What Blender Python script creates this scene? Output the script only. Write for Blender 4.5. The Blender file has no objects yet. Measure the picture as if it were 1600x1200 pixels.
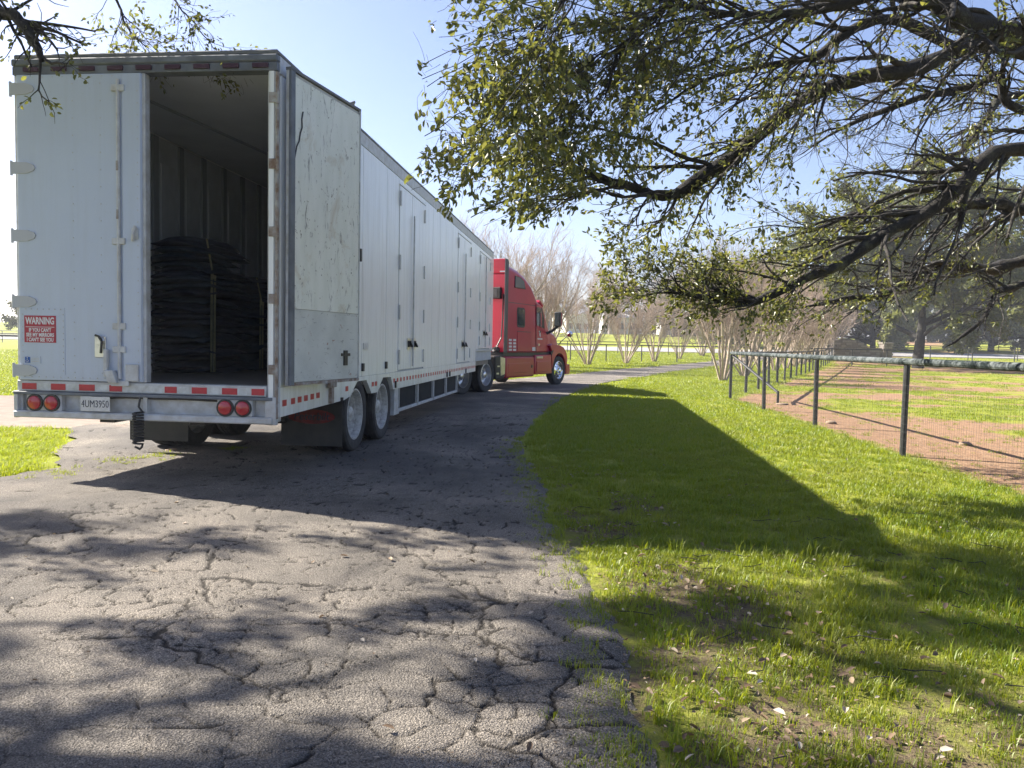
import bpy, math, random
import numpy as np
from mathutils import Vector, Matrix

# ------------------------------------------------------------------ camera, light, sky
scn = bpy.context.scene
COL = scn.collection
EYE = 1.4
cam_d = bpy.data.cameras.new("camera")
cam_d.sensor_width = 36.0
cam_d.lens = 27.0
cam_d.clip_start = 0.05
cam_d.clip_end = 3000
cam = bpy.data.objects.new("camera", cam_d)
COL.objects.link(cam)
CAM_M = Matrix.Rotation(math.radians(90 - 2.96), 4, 'X') @ Matrix.Rotation(math.radians(1.1), 4, 'Z')
cam.matrix_world = Matrix.Translation((0, 0, EYE)) @ CAM_M
scn.camera = cam

SUN_DIR = Vector((-5.0, 2.17, 4.1)).normalized()
SUN_EL = math.asin(SUN_DIR.z)
SUN_ROT = math.atan2(SUN_DIR.x, SUN_DIR.y)
world = bpy.data.worlds.new("World")
scn.world = world
world.use_nodes = True
wn = world.node_tree
bg = wn.nodes['Background']
sky = wn.nodes.new('ShaderNodeTexSky')
sky.sky_type = 'NISHITA'
sky.sun_disc = False
sky.sun_elevation = SUN_EL
sky.sun_rotation = SUN_ROT
sky.altitude = 100
sky.air_density = 1.0
sky.dust_density = 1.2
sky.ozone_density = 1.3
tint = wn.nodes.new('ShaderNodeMix')
tint.data_type = 'RGBA'; tint.blend_type = 'MULTIPLY'
tint.inputs[0].default_value = 1.0
tint.inputs[7].default_value = (0.90, 0.86, 0.98, 1)
wn.links.new(sky.outputs[0], tint.inputs[6])
wn.links.new(tint.outputs[2], bg.inputs[0])
bg.inputs[1].default_value = 0.062

sun_d = bpy.data.lights.new("sun", 'SUN')
sun_d.energy = 4.6
sun_d.angle = math.radians(0.53)
sun_d.color = (1.0, 0.93, 0.82)
sun = bpy.data.objects.new("sun", sun_d)
sun.rotation_euler = SUN_DIR.to_track_quat('Z', 'Y').to_euler()
sun.location = SUN_DIR * 60
COL.objects.link(sun)

scn.view_settings.view_transform = 'Standard'
scn.view_settings.look = 'None'
scn.view_settings.exposure = 1.95
scn.view_settings.gamma = 1
scn.view_settings.use_curve_mapping = False
scn.cycles.max_bounces = 8
scn.cycles.diffuse_bounces = 4
scn.cycles.transmission_bounces = 6
scn.cycles.use_denoising = True
scn.cycles.sample_clamp_indirect = 8

rng = np.random.default_rng(7)
random.seed(5)


def pix(px, py, Y):
    """real point at distance Y along the ray of a reference pixel"""
    d = CAM_M.to_3x3() @ Vector(((px - 800) / 1200, -(py - 600) / 1200, -1))
    t = Y / d.y
    return np.array([d.x * t, Y, EYE + d.z * t])


# ------------------------------------------------------------------ tagging and linking
def tag(o, label=None, cat=None, group=None, kind=None):
    if label: o['label'] = label
    if cat: o['category'] = cat
    if group: o['group'] = group
    if kind: o['kind'] = kind
    return o


def empty(name, loc, rz=0.0, label=None, cat=None, group=None):
    o = bpy.data.objects.new(name, None)
    o.empty_display_size = 0.2
    COL.objects.link(o)
    o.location = loc
    o.rotation_euler = (0, 0, rz)
    return tag(o, label, cat, group)


def link(name, me, parent=None):
    o = bpy.data.objects.new(name, me)
    COL.objects.link(o)
    if parent is not None: o.parent = parent
    return o


def copy_tree(o, parent=None):
    c = o.copy()
    COL.objects.link(c)
    if parent is not None: c.parent = parent
    for ch in list(o.children): copy_tree(ch, c)
    return c


# ------------------------------------------------------------------ materials
def new_mat(name):
    m = bpy.data.materials.new(name)
    m.use_nodes = True
    nt = m.node_tree
    return m, nt, nt.nodes['Principled BSDF']


def nd(nt, typ, **kw):
    n = nt.nodes.new(typ)
    for k, v in kw.items():
        if k.startswith('i_'):
            key = k[2:]
            n.inputs[int(key) if key.isdigit() else key].default_value = v
        else:
            setattr(n, k, v)
    return n


def rgba(c): return (c[0], c[1], c[2], 1)


def noise(nt, vec, scale, detail=4, rough=0.55, dist=0.0):
    n = nd(nt, 'ShaderNodeTexNoise')
    n.inputs['Scale'].default_value = scale
    n.inputs['Detail'].default_value = detail
    n.inputs['Roughness'].default_value = rough
    n.inputs['Distortion'].default_value = dist
    if vec is not None: nt.links.new(vec, n.inputs['Vector'])
    return n.outputs['Fac']


def ramp(nt, fac, stops):
    r = nd(nt, 'ShaderNodeValToRGB')
    el = r.color_ramp.elements
    while len(el) < len(stops): el.new(0.5)
    for e, (p, c) in zip(el, stops):
        e.position = p
        e.color = rgba(c) if isinstance(c, (tuple, list)) else (c, c, c, 1)
    nt.links.new(fac, r.inputs[0])
    return r.outputs[0]


def mix(nt, fac, a, b, mode='MIX'):
    n = nd(nt, 'ShaderNodeMix', data_type='RGBA', blend_type=mode)
    for sock, v in ((n.inputs[0], fac), (n.inputs[6], a), (n.inputs[7], b)):
        if hasattr(v, 'is_output'): nt.links.new(v, sock)
        elif isinstance(v, (tuple, list)): sock.default_value = rgba(v)
        else: sock.default_value = v
    return n.outputs[2]


def math_n(nt, op, a, b=None):
    n = nd(nt, 'ShaderNodeMath', operation=op)
    for s, v in ((n.inputs[0], a), (n.inputs[1], b)):
        if v is None: continue
        if hasattr(v, 'is_output'): nt.links.new(v, s)
        else: s.default_value = v
    return n.outputs[0]


def objcoord(nt, scale=None):
    tc = nd(nt, 'ShaderNodeTexCoord').outputs['Object']
    if scale is None: return tc
    mp = nd(nt, 'ShaderNodeMapping')
    mp.inputs['Scale'].default_value = scale
    nt.links.new(tc, mp.inputs['Vector'])
    return mp.outputs[0]


def bump(nt, b, h, strength, dist=0.01):
    n = nd(nt, 'ShaderNodeBump')
    n.inputs['Strength'].default_value = strength
    n.inputs['Distance'].default_value = dist
    nt.links.new(h, n.inputs['Height'])
    nt.links.new(n.outputs[0], b.inputs['Normal'])
    return n


def simple(name, col, rough=0.5, metal=0.0, col2=None, scale=6.0, bmp=0.0, bscale=60.0, spec=None, coat=0.0, vecscale=None, lo=0.35, hi=0.7):
    m, nt, b = new_mat(name)
    b.inputs['Base Color'].default_value = rgba(col)
    b.inputs['Roughness'].default_value = rough
    b.inputs['Metallic'].default_value = metal
    if spec is not None: b.inputs['Specular IOR Level'].default_value = spec
    if coat: b.inputs['Coat Weight'].default_value = coat; b.inputs['Coat Roughness'].default_value = 0.05
    v = objcoord(nt, vecscale)
    if col2 is not None:
        f = noise(nt, v, scale, 5, 0.6)
        c = ramp(nt, f, [(lo, col), (hi, col2)])
        nt.links.new(c, b.inputs['Base Color'])
    if bmp: bump(nt, b, noise(nt, v, bscale, 3), bmp)
    return m


MT = {}


def paint_white(name, base, dirt, streak=1.0):
    m, nt, b = new_mat(name)
    b.inputs['Roughness'].default_value = 0.27
    f1 = noise(nt, objcoord(nt, (6, 6, 0.35)), 2.2, 5, 0.65)
    f2 = noise(nt, objcoord(nt), 1.1, 3)
    f3 = noise(nt, objcoord(nt), 55, 2)
    c = mix(nt, ramp(nt, f1, [(0.46, 0.0), (0.78, 0.55 * streak)]), base, dirt)
    c = mix(nt, ramp(nt, f2, [(0.4, 0.0), (0.7, 0.3)]), c, [x * 0.86 for x in base])
    c = mix(nt, ramp(nt, f3, [(0.68, 0.0), (0.74, 0.45)]), c, dirt)
    sx = nd(nt, 'ShaderNodeSeparateXYZ'); nt.links.new(objcoord(nt), sx.inputs[0])
    gz = math_n(nt, 'ADD', math_n(nt, 'MULTIPLY', sx.outputs[2], -0.55), math_n(nt, 'ADD', 0.55, math_n(nt, 'MULTIPLY', noise(nt, objcoord(nt, (5, 5, 1.2)), 1.6, 6, 0.7), 0.75)))
    c = mix(nt, ramp(nt, gz, [(0.38, 0.0), (0.75, 0.5)]), c, (0.40, 0.37, 0.32))
    nt.links.new(c, b.inputs['Base Color'])
    bump(nt, b, noise(nt, objcoord(nt), 2.4, 2), 0.12, 0.05)
    return m


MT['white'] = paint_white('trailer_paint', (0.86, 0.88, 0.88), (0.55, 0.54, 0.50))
MT['white_door_hazed'] = paint_white('hazed_door_paint', (0.50, 0.565, 0.68), (0.42, 0.45, 0.49), 0.6)  # trailer white made darker and bluer; haze over the rear painted into the colour
MT['trim_grey'] = simple('grey_trim', (0.56, 0.58, 0.60), 0.45, col2=(0.40, 0.39, 0.37), scale=9)
MT['header'] = simple('header_paint', (0.16, 0.18, 0.21), 0.55, col2=(0.09, 0.10, 0.12), scale=5)
MT['roofedge'] = simple('roof_edge', (0.10, 0.11, 0.12), 0.6, col2=(0.2, 0.2, 0.2), scale=4)  # dark tone carries the shadow line along the roof edge
MT['lining'] = simple('cargo_lining', (0.46, 0.50, 0.56), 0.5, col2=(0.36, 0.39, 0.44), scale=3)  # lightened: veiling glare inside the trailer is put into the colour
MT['lining_dark'] = simple('cargo_lining_rib', (0.24, 0.27, 0.31), 0.6)
MT['ceiling'] = simple('cargo_ceiling', (0.62, 0.66, 0.70), 0.6, col2=(0.54, 0.58, 0.62), scale=2)  # ceiling lightened too, the same glare painted in
MT['deck'] = simple('cargo_deck', (0.22, 0.19, 0.17), 0.6, col2=(0.13, 0.12, 0.11), scale=8, vecscale=(8, 0.6, 1))
MT['plyred'] = simple('red_plywood', (0.42, 0.14, 0.09), 0.6, col2=(0.30, 0.10, 0.07), scale=4, vecscale=(6, 6, 0.5))
MT['black'] = simple('black_plastic', (0.018, 0.018, 0.02), 0.5, col2=(0.035, 0.034, 0.033), scale=14)
MT['rubber'] = simple('tyre_rubber', (0.022, 0.022, 0.023), 0.82, col2=(0.055, 0.052, 0.048), scale=9, bmp=0.2, bscale=40)
MT['flap'] = simple('flap_rubber', (0.020, 0.022, 0.026), 0.6, col2=(0.045, 0.044, 0.042), scale=5)
MT['chassis'] = simple('chassis_steel', (0.030, 0.030, 0.032), 0.7, col2=(0.07, 0.06, 0.052), scale=6)
MT['rimwhite'] = simple('white_rim', (0.54, 0.54, 0.52), 0.5, col2=(0.24, 0.22, 0.20), scale=16, lo=0.42, hi=0.72)
MT['alu'] = simple('polished_aluminium', (0.66, 0.66, 0.67), 0.28, 0.9, col2=(0.45, 0.45, 0.46), scale=7)
MT['chrome'] = simple('chrome', (0.75, 0.75, 0.77), 0.12, 1.0)
MT['tape_red'] = simple('red_tape', (0.52, 0.035, 0.05), 0.4, col2=(0.40, 0.03, 0.04), scale=22)
MT['tape_white'] = simple('white_tape', (0.66, 0.68, 0.68), 0.4, col2=(0.45, 0.45, 0.43), scale=15)
MT['lamp'] = simple('red_lens', (0.42, 0.02, 0.03), 0.2, coat=0.6)
MT['lampdark'] = simple('dark_red_lens', (0.05, 0.015, 0.03), 0.35)
MT['sign'] = simple('sign_red', (0.44, 0.025, 0.05), 0.45, col2=(0.36, 0.03, 0.05), scale=18)
MT['signwhite'] = simple('sign_white', (0.72, 0.72, 0.74), 0.5)
MT['blue'] = simple('sticker_blue', (0.02, 0.10, 0.36), 0.5)
MT['plate'] = simple('plate_white', (0.66, 0.66, 0.66), 0.45, col2=(0.55, 0.55, 0.53), scale=30)
MT['ink'] = simple('plate_ink', (0.015, 0.02, 0.04), 0.5)
MT['flapred'] = simple('flap_emblem_red', (0.17, 0.012, 0.016), 0.6, col2=(0.06, 0.01, 0.012), scale=9)
MT['beltpanel'] = simple('belly_panel', (0.012, 0.015, 0.018), 0.75, col2=(0.026, 0.028, 0.031), scale=4, spec=0.2)
MT['rust'] = simple('rusty_steel', (0.20, 0.13, 0.09), 0.8, col2=(0.42, 0.42, 0.41), scale=11)
MT['strap'] = simple('yellow_strap', (0.30, 0.28, 0.15), 0.9, col2=(0.16, 0.16, 0.11), scale=6)
MT['red'] = simple('red_truck_paint', (0.40, 0.004, 0.038), 0.3, col2=(0.35, 0.005, 0.034), scale=1.5, coat=0.25)
MT['redin'] = simple('red_truck_panel', (0.55, 0.008, 0.045), 0.4, coat=0.3)
MT['darkgrey'] = simple('dark_grey_trim', (0.06, 0.06, 0.065), 0.45)
MT['decal'] = simple('white_decal', (0.62, 0.60, 0.60), 0.5)
MT['yellow'] = simple('reflector_amber', (0.55, 0.28, 0.03), 0.3)


def plywood_mat():
    m, nt, b = new_mat('scuffed_plywood')
    b.inputs['Roughness'].default_value = 0.6
    oc = objcoord(nt)
    base = ramp(nt, noise(nt, objcoord(nt, (1, 4, 1)), 2.0, 4), [(0.3, (0.74, 0.76, 0.68)), (0.7, (0.83, 0.84, 0.77))])
    stain = ramp(nt, noise(nt, oc, 1.7, 5, 0.7, 0.6), [(0.56, 0.0), (0.72, 0.75)])
    c = mix(nt, stain, base, (0.50, 0.41, 0.27))
    scuff = ramp(nt, noise(nt, objcoord(nt, (4, 4, 1.3)), 2.3, 8, 0.72, 1.6), [(0.575, 0.0), (0.645, 0.85)])
    c = mix(nt, scuff, c, (0.24, 0.23, 0.21))
    spk = ramp(nt, noise(nt, oc, 21, 3, 0.6, 0.3), [(0.665, 0.0), (0.70, 0.9)])
    c = mix(nt, spk, c, (0.16, 0.12, 0.09))
    nt.links.new(c, b.inputs['Base Color'])
    bump(nt, b, noise(nt, oc, 30, 4), 0.15, 0.01)
    return m


def kick_mat():
    m, nt, b = new_mat('scuffed_kick_plate')
    b.inputs['Roughness'].default_value = 0.5
    oc = objcoord(nt)
    base = ramp(nt, noise(nt, oc, 2.5, 5), [(0.3, (0.50, 0.52, 0.50)), (0.7, (0.66, 0.68, 0.65))])
    scuff = ramp(nt, noise(nt, objcoord(nt, (2, 2, 5)), 4.1, 7, 0.75, 1.2), [(0.59, 0.0), (0.66, 0.8)])
    c = mix(nt, scuff, base, (0.17, 0.17, 0.17))
    spk = ramp(nt, noise(nt, oc, 11, 3, 0.6, 0.8), [(0.67, 0.0), (0.72, 0.8)])
    c = mix(nt, spk, c, (0.30, 0.15, 0.10))
    nt.links.new(c, b.inputs['Base Color'])
    return m


MT['ply'] = plywood_mat()
MT['kick'] = kick_mat()


def leaf_mat(name, stops, trans=0.4, tcol=(0.22, 0.30, 0.03), rough=0.45):
    m, nt, b = new_mat(name)
    at = nd(nt, 'ShaderNodeAttribute', attribute_name='rnd')
    c = ramp(nt, at.outputs['Fac'], stops)
    nt.links.new(c, b.inputs['Base Color'])
    b.inputs['Roughness'].default_value = rough
    tr = nd(nt, 'ShaderNodeBsdfTranslucent')
    tc = mix(nt, 0.55, c, tcol)
    nt.links.new(tc, tr.inputs['Color'])
    ms = nd(nt, 'ShaderNodeMixShader')
    ms.inputs[0].default_value = trans
    nt.links.new(b.outputs[0], ms.inputs[1])
    nt.links.new(tr.outputs[0], ms.inputs[2])
    nt.links.new(ms.outputs[0], nt.nodes['Material Output'].inputs['Surface'])
    return m


MT['oakleaf'] = leaf_mat('oak_leaf', [(0.0, (0.045, 0.066, 0.026)), (0.45, (0.085, 0.108, 0.036)), (0.8, (0.145, 0.155, 0.055)), (1.0, (0.20, 0.17, 0.05))], 0.40, (0.36, 0.36, 0.05), 0.35)
MT['farleaf'] = leaf_mat('far_oak_leaf', [(0.0, (0.08, 0.10, 0.036)), (0.5, (0.13, 0.15, 0.05)), (1.0, (0.19, 0.185, 0.07))], 0.42, (0.22, 0.24, 0.06))
MT['hedgeleaf'] = leaf_mat('treeline_leaf', [(0.0, (0.055, 0.07, 0.035)), (0.6, (0.085, 0.10, 0.048)), (1.0, (0.14, 0.135, 0.075))], 0.3, (0.16, 0.18, 0.06))
MT['grass'] = leaf_mat('grass_blade', [(0.0, (0.085, 0.170, 0.008)), (0.5, (0.155, 0.245, 0.010)), (0.86, (0.27, 0.30, 0.022)), (1.0, (0.46, 0.38, 0.16))], 0.45, (0.46, 0.48, 0.015), 0.45)
MT['litter'] = leaf_mat('dry_leaf', [(0.0, (0.09, 0.055, 0.032)), (0.5, (0.19, 0.125, 0.075)), (0.85, (0.33, 0.25, 0.165)), (1.0, (0.52, 0.46, 0.37))], 0.15, (0.3, 0.2, 0.1), 0.6)


def patchy(m):
    nt = m.node_tree
    b = nt.nodes['Principled BSDF']
    src = b.inputs['Base Color'].links[0].from_socket
    pos = nd(nt, 'ShaderNodeNewGeometry').outputs['Position']
    f1 = ramp(nt, noise(nt, pos, 0.9, 4, 0.65), [(0.40, 0.0), (0.66, 0.62)])
    f2 = ramp(nt, noise(nt, pos, 2.7, 3, 0.6), [(0.45, 0.0), (0.68, 0.38)])
    c = mix(nt, f1, src, (0.25, 0.235, 0.045))
    c = mix(nt, f2, c, (0.075, 0.125, 0.018))
    nt.links.new(c, b.inputs['Base Color'])


patchy(MT['grass'])


def bark_mat(name, dark, light, lichen, la=0.55):
    m, nt, b = new_mat(name)
    b.inputs['Roughness'].default_value = 0.9
    oc = objcoord(nt)
    c = ramp(nt, noise(nt, oc, 18, 6, 0.7), [(0.35, dark), (0.7, light)])
    lm = ramp(nt, noise(nt, oc, 5, 5, 0.65), [(la, 0.0), (la + 0.14, 0.8)])
    c = mix(nt, lm, c, lichen)
    nt.links.new(c, b.inputs['Base Color'])
    bump(nt, b, noise(nt, oc, 40, 6, 0.7), 0.9, 0.03)
    return m


MT['bark'] = bark_mat('oak_bark', (0.010, 0.009, 0.008), (0.032, 0.028, 0.025), (0.10, 0.10, 0.06))
MT['twig'] = bark_mat('oak_twig', (0.020, 0.018, 0.016), (0.058, 0.051, 0.045), (0.12, 0.115, 0.08), 0.56)
MT['myrtle'] = bark_mat('myrtle_bark', (0.30, 0.235, 0.18), (0.50, 0.42, 0.34), (0.26, 0.19, 0.14))
MT['myrtletwig'] = bark_mat('myrtle_twig', (0.26, 0.195, 0.15), (0.40, 0.31, 0.245), (0.34, 0.225, 0.18))
MT['fartwig'] = bark_mat('far_twig', (0.24, 0.20, 0.18), (0.38, 0.32, 0.29), (0.34, 0.25, 0.22))

# ------------------------------------------------------------------ numpy noise
_perm = np.random.default_rng(3).random(65536)


def _h(ix, iy, s=0):
    k = (ix.astype(np.int64) * 374761393 + iy.astype(np.int64) * 668265263 + s * 974711) & 0x7fffffff
    k = ((k ^ (k >> 13)) * 1274126177) & 0x7fffffff
    return _perm[(k ^ (k >> 16)) & 65535]


def vnoise(x, y, s=0):
    x = np.asarray(x, float); y = np.asarray(y, float)
    ix = np.floor(x); iy = np.floor(y)
    fx = x - ix; fy = y - iy
    fx = fx * fx * (3 - 2 * fx); fy = fy * fy * (3 - 2 * fy)
    a = _h(ix, iy, s); b = _h(ix + 1, iy, s); c = _h(ix, iy + 1, s); d = _h(ix + 1, iy + 1, s)
    return (a * (1 - fx) + b * fx) * (1 - fy) + (c * (1 - fx) + d * fx) * fy


def fbm(x, y, s=0, oc=4):
    v = 0; a = 0.5; t = 0
    for i in range(oc):
        v = v + a * vnoise(np.asarray(x) * 2 ** i, np.asarray(y) * 2 ** i, s + i); t += a; a *= 0.55
    return v / t


def voronoi(x, y, s=0):
    ix = np.floor(x); iy = np.floor(y)
    f1 = np.full(x.shape, 9.0); f2 = np.full(x.shape, 9.0); cid = np.zeros(x.shape)
    for dx in (-1, 0, 1):
        for dy in (-1, 0, 1):
            cx = ix + dx; cy = iy + dy
            px = cx + 0.1 + 0.8 * _h(cx, cy, s); py = cy + 0.1 + 0.8 * _h(cx, cy, s + 77)
            d = np.hypot(px - x, py - y)
            closer = d < f1
            f2 = np.where(closer, f1, np.minimum(f2, d))
            cid = np.where(closer, _h(cx, cy, s + 5), cid)
            f1 = np.where(closer, d, f1)
    return f2 - f1, cid


def sstep(a, b, x):
    t = np.clip((np.asarray(x, float) - a) / (b - a), 0, 1)
    return t * t * (3 - 2 * t)


# ------------------------------------------------------------------ mesh helpers
def mesh_np(name, V, quads=None, tris=None, mat=None, attr=None, smooth=False):
    me = bpy.data.meshes.new(name)
    V = np.asarray(V, np.float32)
    nq = 0 if quads is None else len(quads)
    ntr = 0 if tris is None else len(tris)
    loops = np.concatenate([np.asarray(quads, np.int32).ravel() if nq else np.zeros(0, np.int32), np.asarray(tris, np.int32).ravel() if ntr else np.zeros(0, np.int32)])
    me.vertices.add(len(V)); me.vertices.foreach_set('co', V.ravel())
    me.loops.add(len(loops)); me.loops.foreach_set('vertex_index', loops)
    me.polygons.add(nq + ntr)
    st = np.concatenate([np.arange(nq) * 4, nq * 4 + np.arange(ntr) * 3]).astype(np.int32)
    me.polygons.foreach_set('loop_start', st)
    if smooth: me.polygons.foreach_set('use_smooth', np.ones(nq + ntr, bool))
    me.update(calc_edges=True)
    me.validate()
    if attr:
        for k, v in attr.items():
            a = me.attributes.new(k, 'FLOAT', 'POINT')
            a.data.foreach_set('value', np.asarray(v, np.float32))
    for mm in (mat if isinstance(mat, (list, tuple)) else [mat]):
        if mm: me.materials.append(mm)
    return me


class MB:
    def __init__(s): s.v = []; s.f = []

    def add(s, vs, fs):
        o = len(s.v)
        s.v += [tuple(float(c) for c in p) for p in vs]
        s.f += [tuple(i + o for i in f) for f in fs]
        return s

    def box(s, x0, x1, y0, y1, z0, z1):
        return s.add([(x0, y0, z0), (x1, y0, z0), (x1, y1, z0), (x0, y1, z0), (x0, y0, z1), (x1, y0, z1), (x1, y1, z1), (x0, y1, z1)],
                     [(0, 3, 2, 1), (4, 5, 6, 7), (0, 1, 5, 4), (1, 2, 6, 5), (2, 3, 7, 6), (3, 0, 4, 7)])

    def obox(s, c, ax, ay, az):
        c = np.array(c); ax = np.array(ax); ay = np.array(ay); az = np.array(az)
        P = [c + a * ax + b * ay + d * az for d in (-1, 1) for a, b in ((-1, -1), (1, -1), (1, 1), (-1, 1))]
        return s.add(P, [(0, 3, 2, 1), (4, 5, 6, 7), (0, 1, 5, 4), (1, 2, 6, 5), (2, 3, 7, 6), (3, 0, 4, 7)])

    def prism(s, poly, axis, a, b):
        def P(u, w, t): return (t, u, w) if axis == 'x' else ((u, t, w) if axis == 'y' else (u, w, t))
        n = len(poly)
        vs = [P(u, w, a) for u, w in poly] + [P(u, w, b) for u, w in poly]
        fs = [tuple(range(n))[::-1], tuple(range(n, 2 * n))] + [(i, (i + 1) % n, n + (i + 1) % n, n + i) for i in range(n)]
        return s.add(vs, fs)

    def tube(s, pts, r, n=8):
        pts = [Vector(p) for p in pts]
        rs = r if isinstance(r, (list, tuple)) else [r] * len(pts)
        vs = []
        ref = None
        for i, p in enumerate(pts):
            t = (pts[min(i + 1, len(pts) - 1)] - pts[max(i - 1, 0)]).normalized()
            if ref is None: ref = t.orthogonal().normalized()
            ref = (ref - t * ref.dot(t)).normalized()
            b = t.cross(ref)
            for k in range(n):
                a = 2 * math.pi * k / n
                vs.append(p + rs[i] * (ref * math.cos(a) + b * math.sin(a)))
        fs = [(i * n + k, i * n + (k + 1) % n, (i + 1) * n + (k + 1) % n, (i + 1) * n + k) for i in range(len(pts) - 1) for k in range(n)]
        fs += [tuple(range(n))[::-1], tuple(range((len(pts) - 1) * n, len(pts) * n))]
        return s.add(vs, fs)

    def lathe(s, prof, n, c, axis='x', closed=False, cap=True):
        """prof = [(radius, along)]"""
        vs = []
        for r, h in prof:
            for k in range(n):
                a = 2 * math.pi * k / n
                u, w = r * math.cos(a), r * math.sin(a)
                p = (h, u, w) if axis == 'x' else ((u, h, w) if axis == 'y' else (u, w, h))
                vs.append((c[0] + p[0], c[1] + p[1], c[2] + p[2]))
        m = len(prof)
        fs = []
        for i in range(m if closed else m - 1):
            j = (i + 1) % m
            fs += [(i * n + k, i * n + (k + 1) % n, j * n + (k + 1) % n, j * n + k) for k in range(n)]
        if not closed and cap:
            if prof[0][0] > 1e-6: fs.append(tuple(range(n))[::-1])
            if prof[-1][0] > 1e-6: fs.append(tuple(range((m - 1) * n, m * n)))
        return s.add(vs, fs)

    def loft(s, rings, cap=True):
        n = len(rings[0])
        vs = [p for r in rings for p in r]
        fs = [(i * n + k, i * n + (k + 1) % n, (i + 1) * n + (k + 1) % n, (i + 1) * n + k) for i in range(len(rings) - 1) for k in range(n)]
        if cap: fs += [tuple(range(n))[::-1], tuple(range((len(rings) - 1) * n, len(rings) * n))]
        return s.add(vs, fs)

    def mesh(s, name, mat, smooth=False, angle=35):
        me = bpy.data.meshes.new(name)
        me.from_pydata(s.v, [], s.f)
        me.validate()
        import bmesh
        bm = bmesh.new(); bm.from_mesh(me)
        bmesh.ops.recalc_face_normals(bm, faces=bm.faces)
        bm.to_mesh(me); bm.free()
        for mm in (mat if isinstance(mat, (list, tuple)) else [mat]): me.materials.append(mm)
        if smooth:
            me.shade_smooth()
            me.set_sharp_from_angle(angle=math.radians(angle))
        return me

    def build(s, name, mat, parent=None, smooth=False, bevel=0.0, seg=1, angle=35):
        o = link(name, s.mesh(name, mat, smooth, angle), parent)
        if bevel:
            md = o.modifiers.new('bevel', 'BEVEL')
            md.width = bevel; md.segments = seg; md.limit_method = 'ANGLE'; md.angle_limit = math.radians(40)
        return o


def text(name, body, size, loc, rot, mat, parent, bold=0.0, align='CENTER', width=1.0, shear=0.0):
    cu = bpy.data.curves.new(name, 'FONT')
    cu.body = body; cu.size = size; cu.align_x = align; cu.align_y = 'CENTER'
    cu.offset = bold; cu.extrude = 0.0008; cu.resolution_u = 3; cu.shear = shear
    tmp = bpy.data.objects.new(name, cu)
    me = bpy.data.meshes.new_from_object(tmp)
    bpy.data.objects.remove(tmp)
    me.name = name
    me.materials.clear(); me.materials.append(mat)
    o = link(name, me)
    o.parent = parent; o.location = loc; o.rotation_euler = rot; o.scale = (width, 1, 1)
    return o


# ------------------------------------------------------------------ branch growth (vectorised)
def nrm(a): return a / np.maximum(np.linalg.norm(a, axis=-1, keepdims=True), 1e-9)


def resample(pts, rad, K):
    pts = np.asarray(pts, float); rad = np.asarray(rad, float)
    # Catmull-Rom through the control points
    n = len(pts)
    t = np.linspace(0, n - 1 - 1e-6, K)
    i = np.floor(t).astype(int); f = (t - i)[:, None]
    p0 = pts[np.maximum(i - 1, 0)]; p1 = pts[i]; p2 = pts[i + 1]; p3 = pts[np.minimum(i + 2, n - 1)]
    P = 0.5 * (2 * p1 + (p2 - p0) * f + (2 * p0 - 5 * p1 + 4 * p2 - p3) * f ** 2 + (3 * p1 - p0 - 3 * p2 + p3) * f ** 3)
    r = np.interp(t, np.arange(n), rad)
    return P, r


def grow(P, R, n, L, K, g, tang=0.5, bias=(0, 0, 0), wig=0.25, curve=(0, 0, 0), rr=0.6, t0=0.2, t1=1.0, rmin=0.002, tipr=0.35):
    """P (N,Kp,3), R (N,Kp): n children per parent (int or array); returns C (M,K,3), Rc (M,K)"""
    N, Kp, _ = P.shape
    idx = np.repeat(np.arange(N), n)
    M = len(idx)
    t = (t0 + (t1 - t0) * g.random(M)) * (Kp - 1)
    i = np.clip(np.floor(t).astype(int), 0, Kp - 2); f = (t - i)
    s = P[idx, i] * (1 - f)[:, None] + P[idx, i + 1] * f[:, None]
    r0 = (R[idx, i] * (1 - f) + R[idx, i + 1] * f)
    tg = nrm(P[idx, i + 1] - P[idx, i])
    rd = g.normal(size=(M, 3)); rd = nrm(rd - tg * np.sum(rd * tg, 1, keepdims=True))
    d = nrm(tang * tg + (1 - tang) * rd + np.asarray(bias))
    ln = (L[0] + (L[1] - L[0]) * g.random(M)) * (1.1 - 0.4 * t / (Kp - 1))
    C = np.zeros((M, K, 3)); C[:, 0] = s
    st = ln / (K - 1)
    for k in range(1, K):
        d = nrm(d + wig * g.normal(size=(M, 3)) + np.asarray(curve) / K)
        C[:, k] = C[:, k - 1] + d * st[:, None]
    rs = np.maximum(r0 * rr * (0.7 + 0.5 * g.random(M)), rmin)
    Rc = rs[:, None] * np.linspace(1, tipr, K)[None]
    return C, np.maximum(Rc, rmin * 0.7)


def tubes_arr(P, R, n):
    N, K, _ = P.shape
    T = np.zeros_like(P)
    T[:, 1:-1] = P[:, 2:] - P[:, :-2]; T[:, 0] = P[:, 1] - P[:, 0]; T[:, -1] = P[:, -1] - P[:, -2]
    T = nrm(T)
    ref = np.where(np.abs(T[..., 2:3]) > 0.85, np.array([1.0, 0, 0]), np.array([0, 0, 1.0]))
    a = nrm(np.cross(T, ref)); b = np.cross(T, a)
    an = 2 * np.pi * np.arange(n) / n
    V = P[:, :, None] + R[:, :, None, None] * (a[:, :, None] * np.cos(an)[:, None] + b[:, :, None] * np.sin(an)[:, None])
    base = (np.arange(N) * K * n)[:, None, None] + (np.arange(K - 1) * n)[None, :, None]
    k = np.arange(n)[None, None]; k2 = (k + 1) % n
    Q = np.stack([base + k, base + k2, base + n + k2, base + n + k], -1).reshape(-1, 4)
    return V.reshape(-1, 3), Q


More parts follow.
